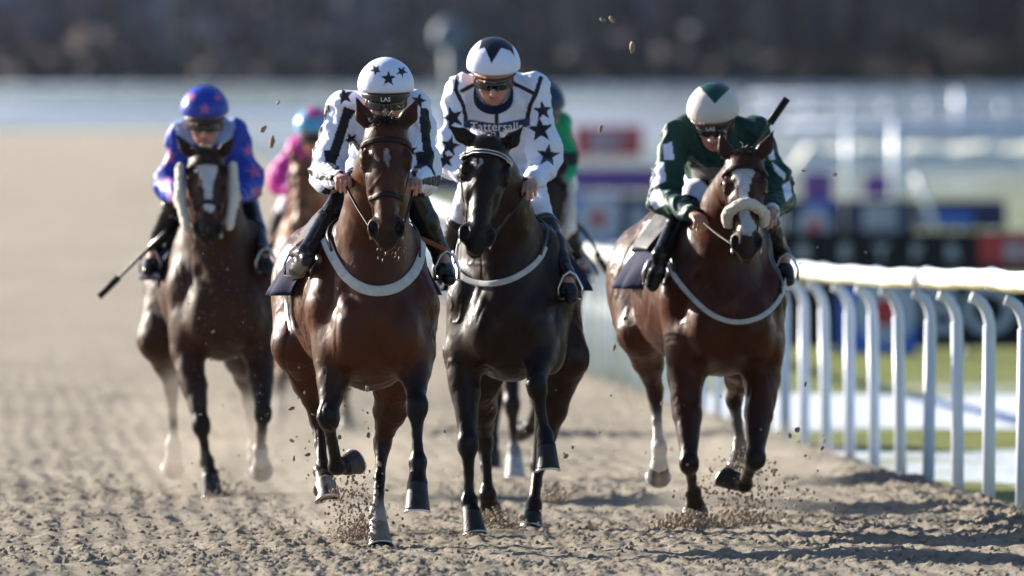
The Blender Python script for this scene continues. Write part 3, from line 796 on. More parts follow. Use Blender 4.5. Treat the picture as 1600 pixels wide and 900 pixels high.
    a2 = fbm(wp @ np.array([[.8, 0, -.6], [0, 1, 0], [.6, 0, .8]]) * V(1, .7, .5), 15, 2, seed + 5)
    fine = 1 - np.abs(a2) * 3.0; fold = 1 - np.abs(a1) * 3.0
    v = v + n * (.014 * np.maximum(fold, -.6) + .0090 * np.maximum(fine, -.5) - .008)[:, None]
    if paint: paint(v, n, col, J, P, A)
    jk = link_mesh('jacket', np_mesh('jacket', v - base, fc, col), M['silk'], o)
    # cuffs
    for S in 'LR':
        el, wr = J['el'+S], J['wr'+S]; ax = unit(wr - el); mb = MB(); p = lerp(el, wr, .88)
        mb.lathe([(.036*sr, -.03), (.042*sr, -.015), (.041*sr, .01), (.036, .022), (.030, .02)], ax, p, 18); mb.build('cuff', cuffs or M['whitecloth'], jk, base)
    # collar
    if collar is not None:
        mb = MB(); ax = unit(f * .35 - u * 1.0); pts = []; nn = []
        for t in np.linspace(0, 2 * math.pi, 33)[:-1]:
            q = A(.080 * math.sin(t), .010 + .080 * math.cos(t), -.118 - .040 * math.cos(t)); pts.append(q); nn.append(rt * math.sin(t) + f * math.cos(t))
        mb.strap(pts, nn, .045, .008, closed=True); mb.build('collar', collar, jk, base)
    # --- breeches
    T = Body(); bc = np.array((.74, .75, .80))
    T.cone(J['hip'] + V(-.06, .02, 0), J['hip'] + V(.06, .02, 0), .145, .145, .05, bc)
    T.cone(lerp(nk, J['hip'], .62), J['hip'], .145, .15, .05, bc, flat=(V(1,0,0), 1.08))
    for S, sx in (('L', -1), ('R', 1)):
        hp_ = J['hip'] + V(.10*sx, 0, -.02); kn, an = J['kn'+S], J['an'+S]
        T.cone(hp_, kn, .098, .057, .04, bc); T.cone(kn, lerp(kn, an, bt + .08), .057, .052, .02, bc)
    v, fc, col = T.mesh(res * 1.2); n = vnormals(v, fc); v = v + n * (.006 * (1 - np.abs(fbm(v, 12, 2, 8)) * 2))[:, None]
    link_mesh('breeches', np_mesh('breeches', v - base, fc, col), breech or M['breech'], o)
    # --- boots
    for S, sx in (('L', -1), ('R', 1)):
        kn, an, ft = J['kn'+S], J['an'+S], J['foot'+S]; G = Body(); k1 = lerp(kn, an, bt)
        G.cone(k1, lerp(kn, an, .5), .066, .058, .01); G.cone(lerp(kn, an, .5), an, .058, .040, .02)
        G.ell(an, (.042, .045, .042), .02); fd = unit(ft - an); heel = an - fd * .05 + V(0, 0, -.045)
        G.cone(heel, lerp(an, ft, .6) + V(0, 0, -.02), .036, .038, .02); G.cone(lerp(an, ft, .5) + V(0, 0, -.015), ft, .040, .032, .02)
        
        v, fc, _ = G.mesh(res); n = vnormals(v, fc); v = v + n * (.0018 * (1 - np.abs(fbm(v * V(1, 1, 3), 12, 2, 12)) * 2))[:, None]
        bo = link_mesh('boot', np_mesh('boot', v - base, fc), M['boot'], o)
        mb = MB(); ax = unit(an - kn); mb.lathe([(.062, -.012), (.069, -.008), (.070, .008), (.062, .012)], ax, k1 + ax * .012, 20); mb.build('boot_top', M['black'], bo, base)
    # --- helmet
    C = Body(); hcx = A(0, -.008, .020); C.ell(hcx, V(.112, .132, .118) * h, .01, np.array(helmet), R)
    C.ell(A(0, .02, .03), V(.112, .110, .095) * h, .03, np.array(helmet), R)
    C.plane(A(0, 0, .006), unit(u * 1.0 - f * .10), .006)
    C.ell(A(0, -.008, .0), V(.098, .115, .100) * h, .004, None, R, cut=True)
    v, fc, col = C.mesh(.0045, smooth=2); n = vnormals(v, fc); q = v - hc
    v = v + n * (.0012 * fbm(v, 30, 2, 7))[:, None]
    if capaint: capaint(v, n, col, A, rt, f, u)
    he = link_mesh('helmet', np_mesh('helmet', v - base, fc, col), M['cap'], o)
    mb = MB(); pts, nn = [], []
    for t in np.linspace(0, 2 * math.pi, 49)[:-1]:
        pts.append(A(.111 * math.sin(t), -.008 + .131 * math.cos(t), .010 + .013 * math.cos(t) )); nn.append(rt * math.sin(t) + f * math.cos(t))
    mb.strap(pts, nn, .016, .005, closed=True); mb.build('brim', M['whitecloth'] if band is None else band, he, base)
    mb = MB(); pts, nn = [], []     # peak of the skull cap below the silk
    for t in np.linspace(-1.25, 1.25, 25):
        pts.append(A(.100 * math.sin(t), -.004 + .124 * math.cos(t), -.006)); nn.append(rt * math.sin(t) + f * math.cos(t) - u * .1)
    mb.strap(pts, nn, [vis * (.4 + .6 * math.cos(t * 1.2)) for t in np.linspace(-1.25, 1.25, 25)], .008); vz = mb.build('visor', M['black'], he, base)
    for sx in (-1, 1):
        mb = MB(); st = [A(.088*sx, .0, .0), A(.084*sx, .012, -.07), A(.062*sx, .04, -.130), A(.025*sx, .062, -.156), A(0, .066, -.158)]
        mb.strap(st, [rt*sx, rt*sx, rt*sx - u*.4, -u, -u], .014, .003); mb.build('chin_strap', M['black'], he, base)
    if gog:
        mb = MB(); pts, nn = [], []
        for t in np.linspace(-1.05, 1.05, 25):
            pts.append(A(.082 * math.sin(t), .012 + .098 * math.cos(t) - (.006 if abs(t) < .1 else 0), -.044)); nn.append(rt * math.sin(t) + f * math.cos(t))
        mb.strap(pts, nn, [.044 if abs(t) > .12 else .034 for t in np.linspace(-1.05, 1.05, 25)], .006); go = mb.build('goggles', M['goggle'], o, base)
    if text:
        t_obj = text_mesh(text, .026 * h, M['textw'], 'lettering', A(0, .134, -.008), rt, u * .97 + f * .1, base, vz)
    return dict(o=o, J=J, A=A, K=K, base=base, P=P, rt=rt, f=f, u=u, jk=jk)

def text_mesh(s, size, mat, name, centre, right, upv, base, parent, extrude=.0015, surf=None, bold=0.0, font=None):
    cu = bpy.data.curves.new('tmp', 'FONT'); cu.body = s; cu.size = size; cu.extrude = extrude; cu.align_x = 'CENTER'; cu.align_y = 'CENTER'; cu.offset = bold
    cu.resolution_u = 3
    tmp = bpy.data.objects.new('tmp', cu); COL.objects.link(tmp); dg = bpy.context.evaluated_depsgraph_get(); dg.update()
    me = bpy.data.meshes.new_from_object(tmp.evaluated_get(dg)); bpy.data.objects.remove(tmp)
    right = unit(right); upv = unit(upv - right * np.dot(upv, right)); nr = np.cross(right, upv)
    n = len(me.vertices); co = np.zeros(n * 3, np.float32); me.vertices.foreach_get('co', co); co = co.reshape(-1, 3)
    P = np.asarray(centre) + co[:, :1] * right + co[:, 1:2] * upv
    if surf is not None:
        P = surf.hit(P + nr * .12, -nr, .017, 50)
    P = P + nr * co[:, 2:3] - np.asarray(base)
    me.vertices.foreach_set('co', P.astype(np.float32).ravel()); me.update(); me.materials.clear()
    return link_mesh(name, me, mat, parent)

def whip(label, pts, r0=.010, grip=.14):
    pts = np.array([np.asarray(p) for p in pts]); base = pts[0].copy(); mb = MB()
    t = np.linspace(0, 1, 14); seg = len(pts) - 1
    q = np.stack([np.interp(t * seg, np.arange(seg + 1), pts[:, i]) for i in range(3)], 1)
    mb.tube(q, r0 * (1.15 - .45 * t), 8); o = mb.build('whip', M['black'], None, base); o.location = tuple(base); tag(o, label, 'whip')
    a = unit(q[1] - q[0]); mb = MB(); mb.lathe([(r0*.9, -.01), (r0*1.6, 0), (r0*1.5, .02), (r0*1.35, grip), (r0*.9, grip+.01)], a, q[0], 12); mb.build('grip', M['boot'], o, base)
    b = unit(q[-1] - q[-2]); mb = MB(); side = unit(np.cross(b, V(0, 1, 0)))
    mb.strap([q[-1] - b * .02, q[-1] + b * .05, q[-1] + b * .14], [V(0, -1, 0)] * 3, .038, .008); mb.build('flap', M['leather'], o, base)
    return o

def rein(pts, base, parent, w=.016, mat=None, name='rein'):
    pts = np.array([np.asarray(p) for p in pts]); t = np.linspace(0, len(pts) - 1, 20)
    q = np.stack([np.interp(t, np.arange(len(pts)), pts[:, i]) for i in range(3)], 1)
    for _ in range(4): q[1:-1] = (q[:-2] + q[2:] + 2 * q[1:-1]) / 4
    mb = MB(); mb.strap(q, [V(.3, -1, .2)] * len(q), w, .004); return mb.build(name, mat or M['leather'], parent, base)

def stirrup(hd, J, S, base, par):
    an, ft = J['an'+S], J['foot'+S]; c = lerp(an, ft, .72) + V(0, 0, -.03); mb = MB(); X = V(1, 0, 0)
    mb.tube([c + X*.055, c + X*.058 + V(0,0,.05), c + X*.03 + V(0,0,.11), c + V(0,0,.13), c - X*.03 + V(0,0,.11), c - X*.058 + V(0,0,.05), c - X*.055], .006, 8)
    mb.box(c - V(.062, .018, .010), c + V(.062, .018, .0)); s_ = mb.build('stirrup', M['metal'], par, base)
    top = hd['L'](.13 * (-1 if S == 'L' else 1), .58, 1.52)
    return c + V(0, 0, .13), top
# ================================================================== SETTING
HAZE = 0.00003
ZT = np.array([(-200, 0), (108, 0), (125, .12), (150, .5), (175, 1.04), (200, 1.6), (250, 2.5), (400, 4.2), (600, 7.0), (700, 8.4), (800, 10), (1400, 60), (2500, 90)], float)
def ground_z(y): return np.interp(y, ZT[:, 0], ZT[:, 1])
RT = np.array([(-50, 7.6), (40, 3.6), (60.1, 2.60), (75.6, 1.85), (103, .72), (130, -.45), (160, -1.75), (220, -4.4), (300, -8.0), (420, -14.5), (520, -22)], float)
def rail_x(y): return np.interp(y, RT[:, 0], RT[:, 1])

def sheet_grid(X, Y, Zf, name, mat, colf=None):
    ny, nx = X.shape; Z = Zf(X, Y); v = np.stack([X, Y, Z], -1).reshape(-1, 3)
    i = np.arange(ny - 1)[:, None] * nx + np.arange(nx - 1)[None]; i = i.ravel()
    f = np.stack([i, i + 1, i + nx + 1, i + nx], 1)
    me = np_mesh(name, v, f, colf(v) if colf else None); o = link_mesh(name, me, mat); return tag(o, kind='structure')

# turf with snow lying on it, one sheet to the horizon
m, nt, b = new_mat('turf_and_snow')
a = nt.nodes.new('ShaderNodeAttribute'); a.attribute_name = 'Col'
g1 = ramp(nt, noise(nt, 1.3, 6), .35, .65, (.085, .11, .022), (.17, .19, .045))
g2 = ramp(nt, noise(nt, .35, 4), .4, .62, (1, 1, 1), (1.25, 1.1, .8)); gr = mix_rgb(nt, 1, g1, g2, 'MULTIPLY')
sep = nt.nodes.new('ShaderNodeSeparateColor'); nt.links.new(a.outputs['Color'], sep.inputs[0])
ad = nt.nodes.new('ShaderNodeMath'); ad.operation = 'ADD'; nt.links.new(sep.outputs[0], ad.inputs[0]); 
nn_ = nt.nodes.new('ShaderNodeMath'); nn_.operation = 'MULTIPLY_ADD'; nt.links.new(noise(nt, .55, 5, stretch=(1, .35, 1)), nn_.inputs[0]); nn_.inputs[1].default_value = 1.7; nn_.inputs[2].default_value = -.85
nt.links.new(nn_.outputs[0], ad.inputs[1]); sn = ramp(nt, ad.outputs[0], .36, .70)
c1 = mix_rgb(nt, sn, gr, (.60, .65, .74))
c1 = mix_rgb(nt, sep.outputs[2], c1, mix_rgb(nt, ramp(nt, noise(nt, .05, 4, stretch=(1, .3, 1)), .4, .6), (.10, .13, .12), (.19, .24, .33)))  # far snow painted darker and bluer with distance, its shaded look put into colour
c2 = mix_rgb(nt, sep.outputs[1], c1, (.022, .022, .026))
nt.links.new(c2, b.inputs['Base Color']); b.inputs['Roughness'].default_value = .8; b.inputs['Specular IOR Level'].default_value = .2
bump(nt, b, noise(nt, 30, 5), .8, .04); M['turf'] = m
xs = np.concatenate([np.linspace(-600, -40, 30), np.linspace(-38, 38, 110), np.linspace(40, 600, 30)])
ys = np.concatenate([np.linspace(-60, 40, 15), np.linspace(42, 140, 160), np.linspace(143, 420, 120), np.linspace(430, 1400, 80)])
X, Y = np.meshgrid(xs, ys)
def turfcol(v):
    y = v[:, 1]; ridge = rail_x(np.minimum(y, 500)); px = FPX / y * v[:, 0] + 800
    snow = np.interp(y, [0, 60, 66, 70, 76, 79, 82, 84.5, 95, 98, 104, 125, 150, 240, 280, 330, 420, 470, 520, 650, 720],
                        [.1, .2, .25, .75, .7, .25, .3, 1.0, 1.0, .35, .12, .15, .3, .3, .55, .85, .9, .8, .25, .2, .1])
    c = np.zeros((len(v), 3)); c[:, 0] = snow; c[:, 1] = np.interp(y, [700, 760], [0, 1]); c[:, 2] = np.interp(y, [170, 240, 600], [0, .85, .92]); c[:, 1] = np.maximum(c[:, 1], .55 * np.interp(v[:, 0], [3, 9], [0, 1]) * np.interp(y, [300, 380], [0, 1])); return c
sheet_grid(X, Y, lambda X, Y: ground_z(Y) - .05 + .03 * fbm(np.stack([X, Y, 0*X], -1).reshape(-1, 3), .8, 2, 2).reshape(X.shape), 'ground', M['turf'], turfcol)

# sand track, from far left up to the rail
m, nt, b = new_mat('racing_sand')
f1 = ramp(nt, noise(nt, 9, 8, rough=.65), .3, .72, (.262, .220, .172), (.482, .420, .336))
f2 = ramp(nt, noise(nt, .7, 5), .35, .65, (.86,) * 3, (1.1,) * 3); cc_ = mix_rgb(nt, 1, f1, f2, 'MULTIPLY')
f3 = ramp(nt, noise(nt, 240, 3, rough=.8), .62, .70); cc_ = mix_rgb(nt, f3, cc_, (.12, .095, .075))
nt.links.new(cc_, b.inputs['Base Color']); b.inputs['Roughness'].default_value = .9; b.inputs['Specular IOR Level'].default_value = .15
bump(nt, b, noise(nt, 60, 9, rough=.8), 1.0, .035); M['sand'] = m
v_ = np.concatenate([np.linspace(0, .78, 60)[:-1], np.linspace(.78, 1, 520)])
vy = np.concatenate([np.linspace(-30, 44, 20)[:-1], np.linspace(44, 66, 720)[:-1], np.linspace(66, 110, 420)[:-1], np.linspace(110, 345, 160)])
T, Yg = np.meshgrid(v_, vy); xr = rail_x(Yg) + .20 + .07 * np.sin(Yg * 1.7) + .07 * np.sin(Yg * 4.3)
xl = -26.0 - 0.05 * Yg; Xg = np.where(T < .78, xl + (xr - 6.4 - xl) * (T / .78), xr - 6.4 + 6.4 * (T - .78) / .22)
def sandz(X, Y):
    P = np.stack([X, Y, 0*X], -1).reshape(-1, 3)
    near = np.interp(P[:, 1], [38, 44, 90, 140], [.3, 1, .8, 0.2]); dx = (rail_x(P[:, 1]) + .20) - P[:, 0]
    h = .020 * fbm(P * V(1, .55, 1), 2.2, 2, 1)
    cl = vnoise(P * V(1, .8, 1), 13, 3); cl2 = vnoise(P, 27, 8); cl3 = vnoise(P, 48, 4); cl4 = vnoise(P * V(1, .8, 1), 85, 6)
    lump = np.maximum(0, cl + .1) ** 1.3 * .011 + np.maximum(0, cl2) * .020 + np.maximum(0, cl3) * .018 + np.maximum(0, cl4) * .008
    dens = .45 + .9 * np.clip(fbm(P * V(1, .6, 1), 1.1, 2, 33) + .3, 0, 1)
    edge = np.exp(-((dx - .42) / .22) ** 2); bank = .03 * edge
    # harrow lines running up the track
    cell = np.floor(P[:, :2] / .52).astype(np.int64); dent = np.zeros(len(P))
    for ox in (-1, 0, 1):
        for oy in (-1, 0, 1):
            cx_, cy_ = cell[:, 0] + ox, cell[:, 1] + oy; zz_ = np.zeros_like(cx_); u1, u2, u3 = (_hash(cx_, cy_, zz_, q) for q in (5, 6, 7))
            ddx = P[:, 0] - (cx_ + u1) * .52; ddy = (P[:, 1] - (cy_ + u2) * .52) / 1.3; rr_ = np.hypot(ddx, ddy); on = (u3 < .2)
            dent += on * (-.020 * np.exp(-(rr_ / .055) ** 4) + .016 * np.exp(-((rr_ - .085) / .025) ** 2))
    rut = .008 * np.sin((P[:, 0] + .047 * P[:, 1]) * 40 + 2 * vnoise(P, .7, 4))
    prints = 0
    z = h + .88 * lump * dens * (1 + .9 * edge) + bank + rut * .6 + dent
    z = z * near; z = z * np.clip(dx / .22, 0, 1) + np.where(dx < .12, -.06 * (1 - np.clip(dx, 0, .12) / .12), 0)
    return ground_z(Y) + z.reshape(X.shape)
sheet_grid(Xg, Yg, sandz, 'sand_track', M['sand'])
def sand_h(x, y): return float(sandz(np.array([[x]]), np.array([[y]]))[0, 0])

# crumbled sand lying on the track: uncountable
def clod_mesh(seed, n=1):
    import bmesh
    bm = bmesh.new(); bmesh.ops.create_icosphere(bm, subdivisions=2 if n == 1 else 1, radius=1.0)
    v = np.array([q.co for q in bm.verts]); f = np.array([[q.index for q in p.verts] for p in bm.faces]); bm.free()
    v = v * (1 + .38 * fbm(v + seed * 7.1, 1.3, 2, seed) + .16 * vnoise(v + seed, 3.3, seed))[:, None] * V(1, .8, .7)
    return v, f
crumbs = [clod_mesh(i, 2) for i in range(6)]; bigs = [clod_mesh(i + 20, 1) for i in range(5)]
def scatter(name, n, posf, sizef, mat, src, seed=1):
    r_ = np.random.default_rng(seed); vs, fs, o_ = [], [], 0
    for i in range(n):
        v, f = src[r_.integers(len(src))]; p = posf(r_, i)
        if p is None: continue
        a = r_.uniform(0, 6.28); c, s = math.cos(a), math.sin(a); q = v @ np.array([[c, s, 0], [-s, c, 0], [0, 0, 1]])
        if r_.random() < .5: q = q[:, [2, 0, 1]]
        vs.append(q * sizef(r_, i) + p); fs.append(f + o_); o_ += len(v)
    me = np_mesh(name, np.concatenate(vs), np.concatenate(fs), None, False); return link_mesh(name, me, mat)
def cpos(r_, i):
    y = 45.5 + 20 * r_.random() ** 1.3; hw = 2.7 * y / 54 
    x = r_.uniform(-hw, min(hw, rail_x(y) + .2))
    if r_.random() < .28: x = rail_x(y) + .1 - abs(r_.normal(0, .32)); y = y
    if abs(x) > 3.2: return None
    return V(x, y, 0)
_cp = [cpos(rng, i) for i in range(15000)]; _cp = [p for p in _cp if p is not None]
_pz = sandz(np.array([[p[0] for p in _cp]]), np.array([[p[1] for p in _cp]]))[0]
for p, z in zip(_cp, _pz): p[2] = z + .002
tag(scatter('loose_sand', len(_cp), lambda r_, i: _cp[i], lambda r_, i: .0035 + .017 * r_.random() ** 4, M['sand'], crumbs, 3),
    'loose crumbs of sand lying all over the track', 'sand', kind='stuff')

# ---------------- running rail
M['railw'] = plain('white_plastic_rail', (.68, .73, .82), .35, .5, var=.05, vscale=6, bstr=.3, bscale=12)
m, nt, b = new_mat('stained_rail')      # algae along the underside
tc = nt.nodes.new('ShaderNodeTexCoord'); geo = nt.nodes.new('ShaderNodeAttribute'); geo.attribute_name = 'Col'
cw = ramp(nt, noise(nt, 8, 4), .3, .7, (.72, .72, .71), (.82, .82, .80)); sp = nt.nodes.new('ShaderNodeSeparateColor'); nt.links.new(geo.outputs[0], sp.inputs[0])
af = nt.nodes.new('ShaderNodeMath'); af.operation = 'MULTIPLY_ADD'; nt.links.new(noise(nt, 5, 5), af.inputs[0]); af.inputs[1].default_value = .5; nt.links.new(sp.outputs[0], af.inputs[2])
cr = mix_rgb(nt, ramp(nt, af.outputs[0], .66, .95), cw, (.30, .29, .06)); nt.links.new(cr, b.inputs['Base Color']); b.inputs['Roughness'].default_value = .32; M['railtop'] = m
def post_mesh(z0):
    mb = MB(); pts = [V(.10, 0, -.12), V(.10, 0, .3), V(.10, 0, .62), V(.10, 0, .86), V(.096, 0, .93), V(.082, 0, .99), V(.055, 0, 1.04), V(.02, 0, 1.065), V(-.01, 0, 1.075)]
    mb.tube(pts, [.030] * 9, 14); mb.tube([V(.084, -.004, -.1), V(.084, -.004, .92)], .025, 12); return mb
rail = bpy.data.objects.new('running_rail', None); COL.objects.link(rail); rail.location = (rail_x(60.1), 60.1, 0)
tag(rail, 'white plastic running rail on curved posts beside the sand track', 'rail')
rb = np.array(rail.location); me0 = None; k = 0; ys_ = np.arange(60.1 - 1.94 * 4, 172, 1.94)
for y in ys_:
    if y > 60.1 + 1.94 * 92: break
    if me0 is None: po = post_mesh(0).build('post', M['railw'], rail, V(0, 0, 0)); me0 = po.data
    else: po = bpy.data.objects.new('post', me0); COL.objects.link(po); po.parent = rail
    po.location = V(rail_x(y), y, ground_z(y) + np.interp(y, [52, 59, 75, 103], [.06, .04, .0, -.02])) - rb; po.rotation_euler = (rad(random.uniform(-1, 1)), rad(random.uniform(-1.2, 1.2)), rad(2.6 + random.uniform(-4, 4)))
mb = MB(); yy = np.arange(52, 172, .485); pts = []
wob = 0
for i, y in enumerate(yy):
    ph = (y - 60.1) / 1.94; zz = np.interp(y, [52, 59, 75, 103], [1.235, 1.205, 1.155, 1.13]) + .004 * math.sin(ph * 2 * math.pi) + .009 * math.sin(ph * .83 + 1.2) + .003 * math.sin(ph * 2.9)
    pts.append((rail_x(y) - .01 + .014 * math.sin(ph * 1.7), y, ground_z(y) + zz))
pts = np.array(pts); seg = 20; T_ = np.gradient(pts, axis=0); vs = []; cs = []
ry, rz = .054, .060
for i, p in enumerate(pts):
    k_ = 1.0
    t = unit(T_[i]); sd_ = unit(np.cross(t, V(0, 0, 1))); upv = np.cross(sd_, t)
    for j in range(seg):
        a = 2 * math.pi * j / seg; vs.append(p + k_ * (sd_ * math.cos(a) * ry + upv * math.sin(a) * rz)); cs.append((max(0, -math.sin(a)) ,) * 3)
mb.add(vs, [(i*seg+j, i*seg+(j+1) % seg, (i+1)*seg+(j+1) % seg, (i+1)*seg+j) for i in range(len(pts)-1) for j in range(seg)] + [tuple(reversed(range(seg))), tuple(range((len(pts)-1)*seg, len(pts)*seg))])
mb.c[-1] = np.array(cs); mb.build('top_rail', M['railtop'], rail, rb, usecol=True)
mb = MB()
for y in np.arange(60.1 - 1.94 * 3.5, 110, 1.94 * 2):
    i = int((y - 52) / .485); p = pts[i]; t = unit(T_[i]); mb = MB(); mb.lathe([(.058, -.05), (.068, -.045), (.0685, .04), (.058, .05)], t, p, 18, squash=.84, front=V(0, 0, 1)); mb.build('joint_sleeve', M['railw'], rail, rb)


# ---------------- advertising boards in the infield
M['bdark'] = plain('board_black', (.007, .009, .014), .7, .2); M['bblue'] = plain('board_blue', (.04, .16, .60), .5); M['bred'] = plain('board_red', (.52, .03, .04), .5)
M['bpurple'] = plain('board_purple', (.13, .045, .28), .5); M['bwhite'] = plain('board_white', (.45, .50, .60), .5); M['bletter'] = plain('board_lettering', (.40, .44, .50), .5); M['bnavy'] = plain('board_navy', (.018, .032, .10), .6, .3)
def disc(mb, c, r, y):
    n = 28; vs = [(c[0] + r * math.cos(2*math.pi*i/n), y, c[1] + r * math.sin(2*math.pi*i/n)) for i in range(n)]
    mb.add(vs + [(v[0], y + .004, v[2]) for v in vs], [tuple(range(n)), tuple(reversed(range(n, 2*n)))] + [(i, i+n, (i+1) % n + n, (i+1) % n) for i in range(n)])
def board(label, x0, x1, ytop, ybot, D, mat, items=()):
    a, bq = at(x0, ybot, D), at(x1, ytop, D); g = float(ground_z(D)); X0, X1, Z0, Z1 = a[0], bq[0], max(g + .02, a[2]), bq[2]
    base = V((X0 + X1) / 2, D, g); mb = MB(); mb.box((X0, D, Z0), (X1, D + .05, Z1)); o = mb.build('advertising_board', mat, None, base, False); o.location = tuple(base)
    tag(o, label, 'board', 'advertising boards in the infield')
    for q in (.12, .5, .88):
        mb = MB(); x = lerp(X0, X1, q); mb.box((x - .03, D + .052, g - .1), (x + .03, D + .11, Z1 - .05)); mb.box((x - .03, D + .052, g - .02), (x + .03, D + .7, g + .04))
        mb.build('stand', M['railw'], o, base, False)
    s = FPX / D
    for it in items:
        if it[0] == 'ring':
            c = at(it[1], it[2], D); m1 = MB(); disc(m1, (c[0], c[2]), it[3] / s, D - .006); rw = m1.build('roundel', M['bwhite'], o, base, False)
            if it[4]: m2 = MB(); disc(m2, (c[0], c[2]), it[4] / s, D - .012); m2.build('centre', M['bred'], rw, base, False)
        elif it[0] == 'pan':
            p0, p1 = at(it[1], it[4], D), at(it[2], it[3], D); m1 = MB(); m1.box((p0[0], D - .005, p0[2]), (p1[0], D - .001, p1[2])); m1.build('panel', M[it[5]], o, base, False)
        else:
            c = at(it[2], it[3], D - .01); text_mesh(it[1], it[4] * (.85 if D > 130 else 1) / s, M['bletter'], 'lettering', c, V(1, 0, 0), V(0, 0, 1), base, o, .002, bold=it[5] / s)
    return o
board('near black board with blue panel and red centred white roundel under the running rail', 1222, 1800, 440, 560, 117, M['bdark'],
      [('pan', 1308, 1432, 448, 554, 'bblue'), ('ring', 1384, 488, 50, 22), ('txt', 'BO', 1515, 488, 105, 3), ('txt', 'X', 1640, 488, 100, 2)])
board('long black board with white letters and red panel just over the running rail', 1190, 1760, 362, 428, 150, M['bdark'],
      [('txt', 'B', 1255, 395, 36, 2), ('txt', 'E', 1320, 395, 36, 2), ('txt', 'T', 1377, 395, 36, 2), ('txt', 'F', 1432, 395, 36, 2), ('txt', 'R', 1488, 395, 36, 2), ('pan', 1530, 1700, 366, 412, 'bred'), ('txt', 'ED', 1590, 394, 40, 2)])
board('blue board with pale roundel behind the flank of the green silks horse', 800, 965, 304, 384, 166, M['bblue'], [('ring', 934, 342, 36, 13)])
board('slate board with one faint pale letter beside the blue roundel board', 967, 1222, 306, 384, 166, M['bnavy'], [('txt', 'B', 998, 345, 62, 3), ('ring', 1190, 345, 33, 12)])
board('pale board with red centred roundel under the first purple box', 1226, 1318, 312, 366, 175, M['bnavy'], [('pan', 1256, 1300, 314, 330, 'bblue'), ('ring', 1272, 352, 26, 11)])
board('grey blue board with pale lettering left of the dark blue board', 1320, 1428, 312, 370, 176, M['bdark'], [('pan', 1322, 1426, 318, 364, 'bnavy'), ('txt', 'BE', 1375, 342, 58, 4)])
board('dark navy board with a brighter blue middle panel', 1430, 1572, 313, 364, 177, M['bnavy'], [('pan', 1440, 1520, 330, 352, 'bblue')])
board('square purple box board furthest left of the two', 1254, 1302, 268, 318, 190, M['bpurple'])
board('smaller purple box board behind the diagonal white pole', 1350, 1395, 272, 308, 191, M['bpurple'])
board('long purple board between the green and black star jockeys', 888, 1062, 262, 298, 204, M['bpurple'])
board('red board with white lettering highest in the gap behind the horses', 896, 1004, 196, 246, 246, M['bred'], [('txt', 'BET', 950, 222, 40, 2)])
board('low slate board behind the dark bay horse', 640, 760, 268, 300, 204, M['bnavy'])

# ---------------- distant white rails and poles across the infield
def far_rail(label, x0, x1, D, ytop, npost, r=.07, second=None):
    a, bq = at(x0, ytop, D), at(x1, ytop, D); g = float(ground_z(D)); base = V((a[0] + bq[0]) / 2, D, g)
    o = bpy.data.objects.new('far_rail', None); COL.objects.link(o); o.location = tuple(base); tag(o, label, 'rail', 'white rails across the infield')
    mb = MB(); mb.tube([a, lerp(a, bq, .5), bq], r, 8); mb.build('top_rail', M['railw'], o, base)
    if second: a2, b2 = at(x0, second, D), at(x1, second, D); mb = MB(); mb.tube([a2, b2], r * .8, 8); mb.build('lower_rail', M['railw'], o, base)
    for i in range(npost):
        q = lerp(a, bq, (i + .5) / npost); mb = MB(); mb.tube([V(q[0], D, g - .1), q], r * .8, 8); mb.build('post', M['railw'], o, base)
    return o
far_rail('farthest thin white rail under the dark wood', -60, 1700, 560, 137, 30, .10)
far_rail('double white rail at the right edge above the cream bank', 1170, 1720, 330, 152, 9, .10, 178)
far_rail('thick white rail just above the boards on the right', 1225, 1720, 262, 200, 8, .12, 214)
far_rail('white rail far behind the blue silks jockey', -60, 700, 430, 172, 14, .10)
M['dim'] = plain('weathered_blue_grey', (.09, .125, .16), .6)
def pole(name, label, cat, x0, y0, x1, y1, D, r, top=None, mat='railw'):
    a, b_ = at(x0, y0, D), at(x1, y1, D); g = float(ground_z(D)); base = V(a[0], D, a[2]); mb = MB(); mb.tube([a, lerp(a, b_, .5), b_], r, 10)
    o = mb.build(name, M[mat], None, base); o.location = tuple(base); tag(o, label, cat)
    if top: m2 = MB(); m2.lathe([(.01, -.5*top), (top*.75, -.4*top), (top, 0), (top*.8, .4*top), (.01, .5*top)], V(0, 1, 0), b_, 20); m2.build('round_head', M[mat], o, base)
    return o
pole('marker_pole', 'thick upright white pole standing behind the right hand boards', 'pole', 1402, 345, 1402, 190, 185, .12)
pole('leaning_pole', 'thin white pole leaning across the dark navy board', 'pole', 1462, 358, 1432, 275, 172, .05)
pole('marker_pole', 'white pole left of the two purple boxes', 'pole', 1326, 350, 1326, 195, 188, .07)
pole('winning_post', 'tall dim grey blue post with a round head above the black and white jockeys', 'post', 712, 225, 703, 56, 300, .20, .46, 'dim')
pole('marker_pole', 'upright white post far off under the dark wood at the right', 'pole', 1500, 215, 1500, 140, 300, .16)
# pale sunlit bank at the right
mb = MB(); a, b_ = at(1235, 285, 235), at(1900, 226, 235); g = float(ground_z(235)); base = V(a[0], 235, g)
vs = []; nseg = 24
for i in range(nseg + 1):
    x = lerp(a[0], b_[0], i / nseg); zt = b_[2] + .05 * math.sin(i * 1.9) - (.5 if i == 0 else 0)
    vs += [(x, 234.2, g - .1), (x, 234.8, lerp(g, zt, .75)), (x, 235.4, zt), (x, 237, zt - .05), (x, 238.5, g - .1)]
mb.add(vs, [(i*5+j, (i+1)*5+j, (i+1)*5+j+1, i*5+j+1) for i in range(nseg) for j in range(4)] + [(4, 3, 2, 1, 0), tuple(nseg*5+j for j in range(5))])
M['cream'] = plain('cream_bank', (.72, .70, .58), .85, .2, var=.08, vscale=1)
o = mb.build('straw_bank', M['cream'], None, base, False); o.location = tuple(base); tag(o, 'long pale cream barrier behind the boards at the right', 'barrier')

